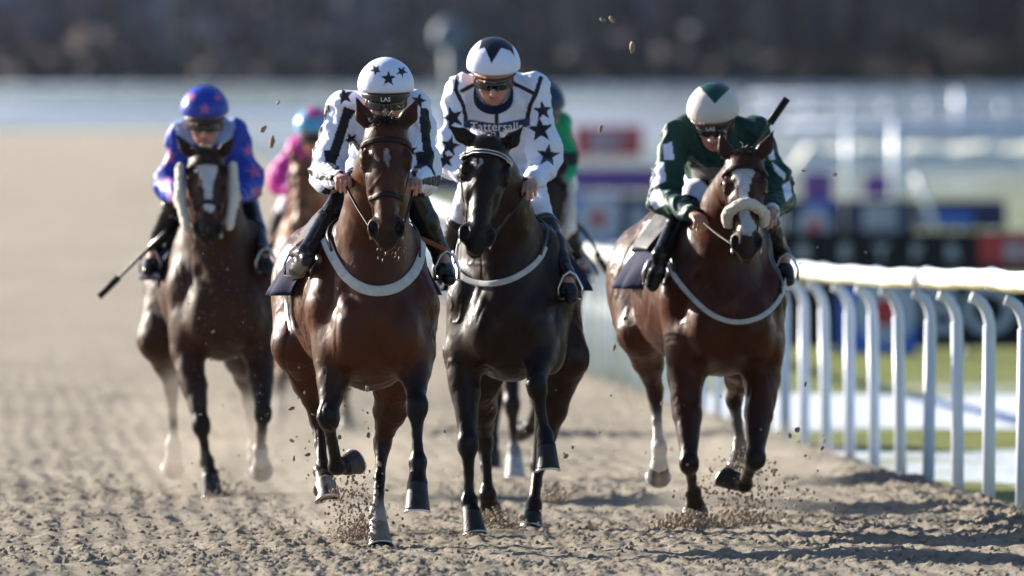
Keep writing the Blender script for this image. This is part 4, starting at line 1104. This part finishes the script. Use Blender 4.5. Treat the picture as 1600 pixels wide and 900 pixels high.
# ---------------- wood behind the course: reads as one mass
m, nt, b = new_mat('wood_foliage'); a_ = nt.nodes.new('ShaderNodeAttribute'); a_.attribute_name = 'Col'; c_ = mix_rgb(nt, 1, ramp(nt, noise(nt, .07, 3), .38, .64, (.40, .43, .52), (1.75, 1.55, 1.4)), a_.outputs['Color'], 'MULTIPLY'); nt.links.new(c_, b.inputs['Base Color']); b.inputs['Roughness'].default_value = .9; b.inputs['Specular IOR Level'].default_value = .1; M['wood'] = m
r_ = np.random.default_rng(5); n = 42000
c = np.stack([r_.uniform(-75, 75, n), r_.uniform(690, 760, n), np.zeros(n)], 1)
hh = 17 + 4 * fbm(c * V(1, .3, 1), .06, 3, 3); c[:, 2] = ground_z(c[:, 1]) + hh * r_.random(n) ** .9
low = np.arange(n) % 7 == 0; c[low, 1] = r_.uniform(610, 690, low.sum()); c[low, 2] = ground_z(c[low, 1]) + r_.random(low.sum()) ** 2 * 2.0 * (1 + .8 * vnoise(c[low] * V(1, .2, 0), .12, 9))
e1 = r_.normal(size=(n, 3)); e1 /= np.linalg.norm(e1, axis=1)[:, None]; e2 = np.cross(e1, r_.normal(size=(n, 3))); e2 /= np.linalg.norm(e2, axis=1)[:, None]
sz = r_.uniform(.3, .8, n)[:, None]
v = np.stack([c - e1*sz - e2*sz, c + e1*sz - e2*sz*.6, c + e1*sz + e2*sz, c - e1*sz*.5 + e2*sz], 1).reshape(-1, 3); f = np.arange(4 * n).reshape(-1, 4)
wc = np.repeat(np.stack([np.interp(c[:, 0] + r_.normal(0, 5, n), [-30, 5, 22], q) for q in ((.50, .26, .035), (.46, .27, .042), (.50, .33, .065))], 1), 4, 0)
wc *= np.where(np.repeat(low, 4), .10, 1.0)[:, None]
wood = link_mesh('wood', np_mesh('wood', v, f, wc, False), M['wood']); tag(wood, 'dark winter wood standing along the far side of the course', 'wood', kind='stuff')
mb = MB()
for i in range(150):
    x, y = r_.uniform(-70, 70), r_.uniform(675, 700); g = float(ground_z(y)); h = r_.uniform(10, 18)
    mb.tube([V(x, y, g - .5), V(x + r_.normal(0, .3), y, g + h * .5), V(x + r_.normal(0, .8), y, g + h)], [.35, .25, .05], 6)
    for k in range(4):
        z = g + h * r_.uniform(.3, .9); mb.tube([V(x, y, z), V(x + r_.normal(0, 2), y + r_.normal(0, 1), z + r_.uniform(1, 3))], [.12, .02], 4)
M['bark'] = plain('bark', (.15, .14, .13), .9, .1, var=.3, vscale=1)
tw = mb.build('trunks', M['bark'], wood); 

# ---------------- thin winter air
hz, hnt, _b = new_mat('haze'); hnt.nodes.remove(_b); pv = hnt.nodes.new('ShaderNodeVolumePrincipled'); pv.inputs['Color'].default_value = (.80, .87, 1, 1); pv.inputs['Density'].default_value = HAZE
hnt.links.new(pv.outputs[0], hnt.nodes['Material Output'].inputs['Volume'])
mb = MB(); mb.box((-640, -70, -1.3), (640, 1420, 75)); tag(mb.build('haze', hz, None, None, False), 'thin pale air over the whole course', 'haze', kind='stuff')
# ================================================================== THE FIELD
BAY = (.062, .0168, .0050); DBAY = (.0175, .0072, .0044); RBAY = (.052, .0128, .0042); INK = (.006, .005, .006)
def finish(h, rd, S_hold='LR', reins=True):
    ob = rd['o']; base = h['base']
    for S, sx in (('L', -1), ('R', 1)):
        sb, top = stirrup(h, rd['J'], S, rd['base'], ob)
        mid = lerp(sb, top, .5)
        rein([top, mid + V(.02*sx, -.01, 0), sb], base, h['o'], .026, M['brownl'] if h.get('tan') else M['leather'], 'stirrup_leather')
        # the iron hangs from the leather: part of the horse's tack
        mb = MB(); X = V(1, 0, 0); c = sb - V(0, 0, .13)
        mb.tube([c + X*.055, c + X*.058 + V(0,0,.05), c + X*.03 + V(0,0,.11), sb, c - X*.03 + V(0,0,.11), c - X*.058 + V(0,0,.05), c - X*.055], .007, 8)
        mb.box(c - V(.062, .022, .010), c + V(.062, .022, .0)); mb.build('stirrup', M['metal'], h['o'], base)
        if reins:
            hd = rd['J']['hand'+S]; bt = h['bit'][sx]
            rein([bt, lerp(bt, hd, .5) + V(.006*sx, .03, -.008), hd + V(0, 0, -.005), hd + V(-.03*sx, .06, -.05), h['L'](0, .25, 1.55)], base, h['o'], .013)
def stripes(sh, el, wr, v, n, col, k=4, ph=0.0, c=(.010, .011, .016)):
    for a, b in ((sh, el), (el, wr)):
        ax = unit(b - a); q = v - a; h = q @ ax; L_ = np.linalg.norm(b - a); e1 = unit(np.cross(ax, V(0, 1, 0))); e2 = np.cross(ax, e1)
        rr = np.hypot(q @ e1, q @ e2); ang = np.arctan2(q @ e1, q @ e2)
        m = (h > (-.02 if a is sh else 0)) & (h < L_ * 1.02) & (rr < .13) & (np.sin(ang * k + ph + 1.0 * h) + .25 * vnoise(v, 14, 2) > .30); col[m] = c
def stars(lst, v, n, col, c):
    X_, Y_ = pxof(v)
    for (x, y, r, rot) in lst:
        m = (star_sd(X_ - x, -(Y_ - y), r, rot) < 0) & (n[:, 1] < .15) & (np.hypot(X_ - x, Y_ - y) < r * 1.05); col[m] = c
BLK = (.010, .011, .018)

# ---- 1: bay, jockey with striped sleeves
def paint1(v, n, col, J, P, A):
    m = v[:, 0] < J['head'][0]; 
    for S in 'LR':
        mm = (v[:, 0] < J['head'][0]) if S == 'L' else (v[:, 0] > J['head'][0]); t = col[mm]; stripes(J['sh'+S] + V(0, 0, -.03), J['el'+S], J['wr'+S], v[mm], n[mm], t, 4, .9 if S == 'L' else -.4); col[mm] = t
    stars([(538, 150, 15, .2), (654, 158, 13, -.2), (549, 218, 12, .5), (642, 235, 11, .1)], v, n, col, BLK)
def cap1(v, n, col, A, rt, f, u):
    stars([(607, 123, 12.5, 0), (587, 109, 9.5, .5), (628, 112, 9.5, -.5)], v, n, col, BLK)
H1 = horse('bay horse with small white star and white breast girth, leading at the centre left', 53.0, 588, [
    dict(k='f', s=-1, j=[(526, 552, .12), (513, 650, -.06), (526, 728, .12), (538, 727, .19), (552, 719, .23)], lc=INK, fold=1, hoofc=(.06, .05, .05)),
    dict(k='f', s=1, j=[(645, 545, .10), (651, 632, -.12), (653, 722, -.16), (652, 757, -.19), (652, 801, -.22)], lc=INK),
    dict(k='h', s=-1, j=[(466, 540, 1.15), (497, 652, 1.35), (504, 735, 1.20), (508, 752, 1.14), (514, 784, 1.08)], lc=(.03, .014, .011), hoofc=(.05, .045, .045), hoofc2=(.30, .25, .21)),
    dict(k='h', s=1, j=[(622, 590, .95), (597, 694, 1.06), (590, 800, .88), (591, 821, .83), (594, 855, .78)], lc=(.014, .008, .008), sock=(.30, .27, .24), hoofc=(.20, .17, .15))],
    dict(poll=(603, 196, -.42), lips=(604, 392, -.60), ears=[(560, 159, -.40), (649, 159, -.40)], w=1.06, forelock=120, flen=.06, whiskers=True), coat=BAY, dark=(.016, .008, .007),
    skew=-.14, res=.008, marks=[('px', [(602, 231), (607, 233), (610, 245), (606, 262), (600, 250), (598, 240)], .45)],
    tack=dict(girth=[(508, 372, .30), (519, 400, .10), (538, 432, 0), (565, 451, 0), (592, 456, 0), (622, 450, 0), (646, 430, 0), (658, 405, .1), (662, 380, .3)], gw=.050, flap=1.2, nl=1.22, nr=-.6))
H1['tan'] = True
R1 = rider('jockey in white silks with black sleeve stripes and a starred cap, head bowed', 53.25,
    dict(head=(603, 142, 0), shL=(538, 170, .16), shR=(652, 172, .16), elL=(507, 278, .10), elR=(659, 280, .10), wrL=(536, 287, -.06), wrR=(642, 290, -.02),
         handL=(556, 279, -.10), handR=(628, 284, -.10), hip=(590, 235, .78), knL=(549, 294, .22), knR=(641, 296, .22), anL=(480, 396, .30), anR=(690, 398, .30), footL=(458, 428, .12), footR=(702, 436, .10)),
    look=(0, -.97, -.22), silk=(.70, .73, .86), hs=dict(), hb=H1['B'], text='LAS', headr=1.13, vis=.046, bt=-.12, res=.005, paint=paint1, capaint=cap1)
finish(H1, R1)

# ---- 2: dark bay, jockey with big stars and chest lettering
def paint2(v, n, col, J, P, A):
    X_, Y_ = pxof(v); fr = n[:, 1] < .2
    for ln, w in (([(776, 168), (776, 192)], 2.6), ([(745, 130), (722, 142)], 3.2), ([(715, 120), (712, 140), (724, 165), (728, 185)], 3.2), ([(802, 130), (832, 145)], 3.2), ([(845, 122), (838, 145), (828, 165), (824, 185)], 3.4), ([(777, 205), (778, 222)], 3.0)):
        col[near_line(ln, X_, Y_, w) & fr] = BLK
    m = in_poly([(724, 186), (776, 193), (828, 184), (828, 197), (776, 207), (724, 199)], X_, Y_) & fr; col[m] = (.035, .045, .12)
    stars([(707, 184, 19, .3), (703, 228, 17, -.2), (696, 250, 15, .2), (848, 173, 16, .1), (844, 203, 21, .1), (856, 243, 19, -.1)], v, n, col, BLK)
    col[near_line([(813, 268), (820, 282)], X_, Y_, 5) & (X_ > 805)] = BLK
def cap2(v, n, col, A, rt, f, u):
    X_, Y_ = pxof(v); m = in_poly([(753, 60), (770, 56), (788, 60), (800, 68), (804, 88), (797, 79), (783, 75), (768, 99), (757, 74), (748, 78)], X_, Y_) & (n[:, 1] < .3); col[m] = BLK
H2 = horse('dark bay horse with jewelled browband and head turned down to the left', 55.3, 797, [
    dict(k='f', s=-1, j=[(724, 552, .12), (731, 690, -.02), (733, 783, -.02), (737, 803, -.06), (742, 837, -.10)], lc=INK),
    dict(k='f', s=1, j=[(846, 530, .05), (838, 602, -.22), (852, 680, -.20), (854, 700, -.24), (856, 737, -.27)], lc=INK),
    dict(k='h', s=1, j=[(880, 560, 1.05), (842, 722, 1.25), (834, 790, 1.12), (832, 808, 1.08), (830, 829, 1.04)], lc=(.016, .009, .008)),
    dict(k='h', s=-1, j=[(745, 590, 1.0), (757, 690, 1.28), (762, 772, 1.18), (765, 790, 1.22), (768, 802, 1.28)], heel=(0, .2, 1), lc=(.014, .009, .008))],
    dict(poll=(764, 222, -.40), lips=(741, 400, -.66), ears=[(706, 200, -.40), (812, 203, -.40)], w=1.08, forelock=25, flen=.035, yaw=-.12), coat=DBAY, dark=INK,
    skew=.01, res=.008, marks=[('px', [(738, 249), (744, 247), (745, 262), (740, 258)], .6), ('px', [(749, 247), (756, 249), (753, 257), (748, 261)], .6)],
    tack=dict(girth=[(706, 395, .3), (712, 425, .1), (735, 441, 0), (765, 445, 0), (800, 437, 0), (828, 420, 0), (846, 402, .1), (852, 385, .3)], gw=.030, beads=True, noseband=False, number=False))
R2 = rider('jockey in white silks with large black stars and lettering across the chest', 55.7,
    dict(head=(771, 108, 0), shL=(718, 142, .14), shR=(834, 138, .14), elL=(706, 255, .10), elR=(852, 256, .10), wrL=(726, 278, -.02), wrR=(828, 279, -.10),
         handL=(742, 285, -.10), handR=(808, 290, -.20), hip=(786, 265, .72), knL=(724, 332, .10), knR=(842, 330, .10), anL=(704, 402, .35), anR=(884, 430, .30), footL=(692, 436, .20), footR=(892, 464, .12)),
    look=(0, -.93, -.36), silk=(.70, .73, .86), hs=dict(), hb=H2['B'], headr=1.12, res=.005, vis=.012, paint=paint2, capaint=cap2, collar=M['navy'], cuffs=M['black'])
finish(H2, R2)
text_mesh('Tattersalls', .062, M['textw'], 'lettering', at(776, 198, 55.5), V(1, 0, .0), V(0, 0, 1), R2['base'], R2['jk'], .001, surf=R2['K'])
whip('black whip held against the dark bay horse shoulder', [at(801, 298, 55.45), at(840, 360, 55.6), at(884, 418, 55.7)])

# ---- 4: red bay with blaze and sheepskin noseband
def paint4(v, n, col, J, P, A):
    X_, Y_ = pxof(v); fr = n[:, 1] < .5
    for pl in ([(1036, 226), (1050, 221), (1053, 249), (1037, 250)], [(1022, 262), (1037, 252), (1041, 282), (1018, 294)], [(1015, 300), (1032, 294), (1038, 320), (1024, 328), (1016, 318)],
               [(1198, 224), (1207, 222), (1211, 250), (1202, 250)], [(1206, 252), (1228, 272), (1226, 282), (1211, 268)], [(1222, 290), (1234, 282), (1238, 306), (1228, 316)]):
        col[in_poly(pl, X_, Y_) & fr] = (.70, .73, .86)
    col[in_poly([(1080, 262), (1150, 262), (1150, 285), (1080, 280)], X_, Y_) & fr & (v[:, 1] < J['hip'][1] - .3)] = (.30, .27, .24)
def cap4(v, n, col, A, rt, f, u):
    X_, Y_ = pxof(v); col[in_poly([(1090, 132), (1100, 126), (1135, 126), (1145, 134), (1117, 162)], X_, Y_) & (n[:, 1] < .3)] = (.008, .055, .038)
    m = (n @ u > .93); col[m] = (.008, .055, .038)
H4 = horse('red bay horse with white blaze and cream sheepskin noseband beside the rail', 56.9, 1141, [
    dict(k='f', s=-1, j=[(1072, 590, .12), (1077, 722, -.14), (1083, 770, .04), (1086, 787, .07), (1087, 800, .135)], lc=(.016, .007, .006), hoofc=(.04, .035, .035), heel=(0, .2, 1)),
    dict(k='f', s=1, j=[(1190, 590, .10), (1180, 716, -.14), (1163, 756, .12), (1150, 752, .17), (1134, 740, .20)], lc=(.012, .007, .007), fold=1),
    dict(k='h', s=-1, j=[(1003, 520, 1.15), (1023, 612, 1.45), (1030, 700, 1.34), (1030, 727, 1.37), (1029, 744, 1.43)], heel=(0, .2, 1), lc=(.02, .009, .008), sock=(.55, .51, .47), high=1, hoofc=(.20, .15, .10), hoofc2=(.06, .05, .05)),
    dict(k='h', s=1, j=[(1165, 560, 1.05), (1147, 622, 1.4), (1156, 698, 1.30), (1156, 712, 1.27), (1152, 735, 1.22)], lc=INK)],
    dict(poll=(1163, 246, -.40), lips=(1167, 408, -.66), ears=[(1127, 212, -.38), (1206, 208, -.38)], w=1.02, forelock=60, flen=.06), coat=RBAY, dark=(.020, .012, .011),
    skew=-.20, W=1.04, marks=[('px', [(1143, 270), (1156, 260), (1172, 259), (1180, 268), (1173, 283), (1169, 300), (1171, 335), (1178, 345), (1183, 356), (1172, 370), (1161, 366), (1155, 335), (1154, 300), (1152, 284)], .95)],
    tack=dict(girth=[(1040, 405, .35), (1052, 432, .2), (1078, 462, .05), (1108, 492, 0), (1145, 505, 0), (1180, 500, 0), (1206, 484, 0), (1222, 462, .1), (1228, 435, .3)], gw=.026, sheep_nose=True, noseband=False, flap=1.0, number=False))
R4 = rider('jockey in dark green silks with white diamonds and a cream cap', 57.15,
    dict(head=(1115, 178, 0), shL=(1060, 208, .14), shR=(1178, 206, .14), elL=(1034, 312, -.02), elR=(1220, 308, .10), wrL=(1068, 331, -.06), wrR=(1206, 330, -.02),
         handL=(1096, 340, -.36), handR=(1188, 336, -.10), hip=(1128, 290, .74), knL=(1086, 302, .16), knR=(1190, 338, .20), anL=(1030, 398, .35), anR=(1222, 398, .32), footL=(1018, 445, .16), footR=(1232, 438, .15)),
    look=(-.12, -.86, -.45), silk=(.006, .045, .032), hs=dict(), hb=H4['B'], headr=1.13, helmet=(.60, .55, .50), vis=.026, text='LAS', paint=paint4, capaint=cap4)
finish(H4, R4)
whip('black whip pointing up past the ears of the blazed horse', [at(1088, 352, 57.0), at(1150, 268, 57.1), at(1206, 188, 57.2)], .013)

# ---- 3: dark bay with white face, blue silks (left, farther back)
def paint3(v, n, col, J, P, A):
    X_, Y_ = pxof(v); col[(np.hypot(X_ - 320, Y_ - 190) < 48) & (Y_ < 225)] = (.30, .38, .62)
    stars([(263, 245, 15, .1), (260, 285, 14, -.2), (268, 308, 9, 0), (388, 236, 12, 0), (398, 268, 14, .2), (402, 300, 12, 0), (300, 290, 12, 0), (345, 250, 12, 0)], v, n, col, (.38, .09, .28))
def cap3(v, n, col, A, rt, f, u):
    stars([(320, 170, 11, 0), (341, 152, 9, .3), (299, 151, 9, -.3)], v, n, col, (.38, .09, .28))
H3 = horse('dusty dark bay horse with broad white blaze and sheepskin cheekpieces at the left', 62.3, 352, [
    dict(k='f', s=-1, j=[(294, 550, .12), (314, 662, -.12), (323, 722, -.04), (328, 742, -.08), (332, 776, -.10)], lc=(.014, .010, .009)),
    dict(k='f', s=1, j=[(405, 545, .10), (411, 645, -.20), (407, 704, .02), (408, 722, .05), (409, 734, .11)], heel=(0, .2, 1), lc=(.018, .010, .009), sock=(.50, .47, .45), hoofc=(.3, .26, .22)),
    dict(k='h', s=-1, j=[(250, 530, 1.15), (268, 602, 1.42), (271, 694, 1.32), (271, 717, 1.34), (270, 731, 1.40)], heel=(0, .2, 1), lc=(.016, .010, .009), sock=(.5, .46, .42), hoofc=(.32, .24, .18)),
    dict(k='h', s=1, j=[(385, 555, 1.1), (390, 622, 1.4), (397, 700, 1.3), (399, 715, 1.3), (401, 740, 1.3)], lc=(.03, .012, .009), sock=(.5, .46, .42))],
    dict(poll=(322, 242, -.40), lips=(325, 383, -.66), ears=[(278, 212, -.38), (364, 214, -.38)], w=1.10, forelock=70, flen=.06), coat=(.042, .0150, .0075), dark=(.010, .007, .007),
    skew=-.12, res=.012, dusty=True, marks=[('px', [(303, 256), (320, 251), (341, 256), (338, 272), (333, 290), (331, 312), (338, 322), (330, 334), (318, 326), (319, 300), (315, 280)], .9)],
    tack=dict(cheek_fleece=True, nl=1.0, nr=-.4))
R3 = rider('jockey in bright blue silks with pink stars', 62.6,
    dict(head=(320, 178, 0), shL=(282, 210, .14), shR=(368, 210, .14), elL=(263, 292, .10), elR=(390, 292, .10), wrL=(284, 314, -.04), wrR=(368, 314, -.04),
         handL=(302, 310, -.08), handR=(350, 310, -.08), hip=(325, 285, .72), knL=(270, 326, .18), knR=(388, 326, .18), anL=(240, 394, .35), anR=(414, 394, .35), footL=(232, 424, .2), footR=(422, 422, .2)),
    look=(0, -.95, -.28), silk=(.018, .045, .36), helmet=(.018, .045, .36), hs=dict(), hb=H3['B'], res=.0075, headr=1.14, bt=-.10, paint=paint3, capaint=cap3, band=M['navy'])
finish(H3, R3)
whip('black whip sticking out low to the left of the blue silks jockey', [at(262, 362, 62.7), at(220, 400, 62.75), at(182, 437, 62.8)], .013)

# ---- 5: bright bay far behind, pink silks
def cap5(v, n, col, A, rt, f, u):
    X_, Y_ = pxof(v); col[(Y_ < 184) & (X_ > 478)] = (.50, .10, .30)
def paint5(v, n, col, J, P, A):
    X_, Y_ = pxof(v); col[(np.hypot(X_ - 488, Y_ - 215) < 22)] = (.10, .16, .40)
H5 = horse('bright bay horse far back behind the leading bay', 79.0, 492, [
    dict(k='f', s=-1, j=[(462, 535, .12), (444, 585, -.2), (438, 628, -.06), (438, 640, -.08), (438, 662, -.1)], lc=(.03, .014, .01), sock=(.6, .55, .5)),
    dict(k='f', s=1, j=[(525, 540, .1), (538, 600, -.15), (541, 645, .05), (541, 655, .05), (541, 672, .02)], lc=(.04, .018, .012)),
    dict(k='h', s=-1, j=[(458, 540, 1.1), (436, 610, 1.35), (432, 652, 1.25), (431, 662, 1.25), (430, 682, 1.2)], lc=(.03, .014, .01)),
    dict(k='h', s=1, j=[(520, 540, 1.1), (535, 610, 1.4), (540, 640, 1.3), (541, 650, 1.3), (541, 665, 1.3)], lc=(.03, .014, .01))],
    dict(poll=(476, 258, -.40), lips=(468, 372, -.62), forelock=30, mane=100), coat=(.20, .07, .025), dark=(.03, .014, .010), res=.018, skew=0,
    tack=dict(number=False, bm=M['whiteweb']))
R5 = rider('jockey in bright pink silks with a turquoise and pink cap', 79.4,
    dict(head=(490, 202, 0), shL=(463, 232, .14), shR=(524, 232, .14), elL=(434, 288, .10), elR=(548, 290, .10), wrL=(456, 302, -.05), wrR=(530, 304, -.05),
         handL=(468, 300, -.08), handR=(515, 302, -.08), hip=(488, 288, .72), knL=(448, 322, .2), knR=(535, 322, .2), anL=(426, 370, .4), anR=(556, 370, .4), footL=(420, 392, .2), footR=(562, 392, .2)),
    look=(-.1, -.93, -.3), silk=(.58, .03, .32), helmet=(.09, .34, .55), hs=dict(), hb=H5['B'], res=.011, headr=1.12, paint=paint5, capaint=cap5)
finish(H5, R5)

# ---- 6: dark horse with sheepskin, emerald silks, half hidden
def paint6(v, n, col, J, P, A):
    X_, Y_ = pxof(v); col[(Y_ > 238) & (Y_ < 258) & (X_ > 872)] = (.01, .012, .016)
H6 = horse('dark brown horse with a pale sheepskin cheekpiece, half hidden behind the dark bay', 66.0, 832, [
    dict(k='f', s=-1, j=[(792, 530, .12), (800, 630, -.1), (803, 702, -.04), (804, 716, -.06), (805, 746, -.08)], lc=(.016, .012, .012), sock=(.25, .24, .25), hoofc=(.35, .35, .38)),
    dict(k='f', s=1, j=[(868, 520, .1), (842, 620, -.2), (828, 668, .1), (824, 672, .16), (815, 670, .22)], lc=INK, fold=1),
    dict(k='h', s=-1, j=[(790, 540, 1.1), (778, 620, 1.35), (770, 690, 1.25), (769, 704, 1.2), (768, 730, 1.2)], lc=INK),
    dict(k='h', s=1, j=[(872, 540, 1.1), (862, 620, 1.4), (852, 680, 1.3), (850, 690, 1.3), (848, 712, 1.3)], lc=INK)],
    dict(poll=(858, 272, -.40), lips=(856, 392, -.64), forelock=30, mane=100, w=1.05), coat=(.035, .016, .010), dark=INK, res=.015, skew=0, 
    tack=dict(cheek_fleece=True, number=False))
R6 = rider('jockey in emerald green silks, half hidden behind the star jockey', 66.35,
    dict(head=(848, 168, 0), shL=(812, 202, .14), shR=(874, 198, .14), elL=(800, 275, .10), elR=(882, 268, .10), wrL=(820, 290, -.05), wrR=(872, 292, -.05),
         handL=(835, 292, -.08), handR=(866, 296, -.08), hip=(845, 285, .72), knL=(790, 340, .2), knR=(882, 352, .2), anL=(772, 390, .4), anR=(905, 410, .4), footL=(768, 412, .2), footR=(912, 438, .2)),
    look=(0, -.93, -.34), silk=(.0, .30, .12), helmet=(.02, .03, .08), hs=dict(), hb=H6['B'], res=.010, headr=1.12, paint=paint6, band=M['navy'])
finish(H6, R6)
whip('thin black whip beside the emerald silks jockey boot', [at(888, 340, 66.2), at(915, 362, 66.3), at(934, 398, 66.4)], .012)
# ================================================================== SAND THROWN UP BY THE HOOVES
M['sandclod'] = plain('sand_clod', (.30, .235, .175), .95, .1, var=.25, vscale=40, bstr=.8, bscale=120)
cm = []
for i, (v, f) in enumerate(bigs): cm.append(np_mesh('sand_clod', v * V(1, 1, 1), f, None, False)); cm[-1].materials.append(M['sandclod'])
def clods(n, label, group, box, D, sz, power=2.0, seed=1):
    r_ = np.random.default_rng(seed); x0, y0, x1, y1 = box
    for i in range(n):
        p = at(lerp(x0, x1, r_.random()), lerp(y0, y1, r_.random() ** .8), r_.uniform(*D)); s = sz[0] + (sz[1] - sz[0]) * r_.random() ** power
        qx, qy = 800 + p[0] * FPX / p[1], HOR + (EYE - p[2]) * FPX / p[1]
        if p[2] < .02 or (qy < 235 and (485 < qx < 690 or 680 < qx < 875)): continue
        o = bpy.data.objects.new('sand_clod', cm[r_.integers(len(cm))]); COL.objects.link(o); o.location = tuple(p)
        o.rotation_euler = tuple(r_.uniform(0, 6.28, 3)); o.scale = (s * r_.uniform(.7, 1.4), s, s * r_.uniform(.6, 1.1)); tag(o, label, 'sand clod', group)
clods(20, 'lump of wet sand flying high above or beside the jockeys heads', 'sand lumps flying above the jockeys', (400, 5, 1000, 230), (49, 57), (.010, .030), 1.3, 31)
clods(8, 'lump of wet sand flying in the gap between the dark bay and the red bay', 'sand lumps in the central gap', (885, 140, 985, 560), (56, 66), (.010, .018), 1.5, 12)
clods(5, 'lump of wet sand flying over the running rail and boards', 'sand lumps over the rail', (1240, 200, 1370, 420), (54, 60), (.006, .012), 1.5, 13)
clods(72, 'small lump of sand kicked up around the hooves of the leading bay', 'sand lumps round the leading bay hooves', (455, 560, 600, 830), (52, 56), (.005, .020), 3, 14)
clods(48, 'small lump of sand kicked up between the legs of the two centre horses', 'sand lumps between the centre horses', (640, 560, 960, 830), (53, 60), (.004, .015), 3, 15)
clods(85, 'small lump of sand kicked up around the hooves of the red bay', 'sand lumps round the red bay hooves', (1000, 580, 1290, 830), (55, 60), (.004, .016), 3, 16)
clods(62, 'fleck of sand flying in front of the dusty bay at the left', 'sand flecks in front of the left horse', (250, 380, 500, 780), (54, 62), (.003, .010), 2.5, 17)
# bursts of loose grains at the hooves that are digging in
def burst(name, label, px, py, D, n, w, h, seed, sz=(.0025, .012), lean=0.0):
    r_ = np.random.default_rng(seed); c0 = at(px, py, D); gz = max(.0, c0[2])
    def pos(r, i):
        t = r.random() ** 1.9; a = r.normal(0, .33) ; return V(c0[0] + (w * (.35 + t) * a) + lean * t * h, D + r.normal(0, .10), gz + t * h * (1 - min(.8, abs(a))))
    o = scatter(name, n, pos, lambda r, i: sz[0] + sz[1] * r.random() ** 3.2, M['sandclod'], crumbs, seed); return tag(o, label, 'sand spray', kind='stuff')
burst('sand_spray', 'spray of sand thrown up by the planted hoof of the leading bay', 555, 842, 53.9, 1500, .26, .42, 21, (.0016, .0105))
burst('sand_spray', 'low dark spray of sand by the trailing hoof of the dark bay', 778, 830, 56.2, 1000, .22, .13, 22, (.002, .012))
burst('sand_spray', 'heavy lumps of sand breaking up under the near hoof of the red bay', 1083, 838, 56.5, 1500, .34, .10, 23, (.0025, .015))
burst('sand_spray', 'tall spray of sand rising behind the folded foreleg of the red bay', 1168, 828, 57.2, 2000, .46, .42, 24, (.0016, .012))
burst('sand_spray', 'small spray of sand at the hoof of the dusty bay', 348, 776, 62.2, 260, .2, .16, 25, (.003, .012))
burst('sand_spray', 'small heap of thrown sand behind the dark bay', 868, 782, 59.5, 220, .22, .10, 26, (.004, .014))

# thin dust hanging behind the hooves
dm, dnt, _b = new_mat('dust'); dnt.nodes.remove(_b); pv = dnt.nodes.new('ShaderNodeVolumePrincipled'); pv.inputs['Color'].default_value = (.80, .70, .58, 1)
tcn = dnt.nodes.new('ShaderNodeTexCoord'); gr_ = dnt.nodes.new('ShaderNodeTexGradient'); gr_.gradient_type = 'SPHERICAL'; dnt.links.new(tcn.outputs['Object'], gr_.inputs[0])
nz_ = dnt.nodes.new('ShaderNodeTexNoise'); nz_.inputs['Scale'].default_value = 2.2; nz_.inputs['Detail'].default_value = 4; dnt.links.new(tcn.outputs['Object'], nz_.inputs['Vector'])
rp_ = dnt.nodes.new('ShaderNodeMapRange'); rp_.inputs[1].default_value = .42; rp_.inputs[2].default_value = .75; dnt.links.new(nz_.outputs['Fac'], rp_.inputs[0])
ml = dnt.nodes.new('ShaderNodeMath'); ml.operation = 'MULTIPLY'; dnt.links.new(rp_.outputs[0], ml.inputs[0]); dnt.links.new(gr_.outputs['Fac'], ml.inputs[1])
m2_ = dnt.nodes.new('ShaderNodeMath'); m2_.operation = 'MULTIPLY'; dnt.links.new(ml.outputs[0], m2_.inputs[0]); m2_.inputs[1].default_value = 4.2
dnt.links.new(m2_.outputs[0], pv.inputs['Density']); dnt.links.new(pv.outputs[0], dnt.nodes['Material Output'].inputs['Volume'])
def dust(label, px, py, D, size):
    import bmesh
    bm = bmesh.new(); bmesh.ops.create_icosphere(bm, subdivisions=3, radius=1.0); me = bpy.data.meshes.new('dust'); bm.to_mesh(me); bm.free()
    o = link_mesh('dust', me, dm); o.location = tuple(at(px, py, D)); o.scale = size; tag(o, label, 'dust', kind='stuff')
dust('thin pale dust hanging round the hooves of the dusty bay', 385, 690, 63.0, (.85, 1.1, .55))
dust('thin pale dust hanging behind the leading bay hooves', 560, 740, 55.8, (.6, .8, .38))
dust('thin pale dust hanging behind the hooves of the red bay', 1150, 740, 58.6, (.65, .9, .42))
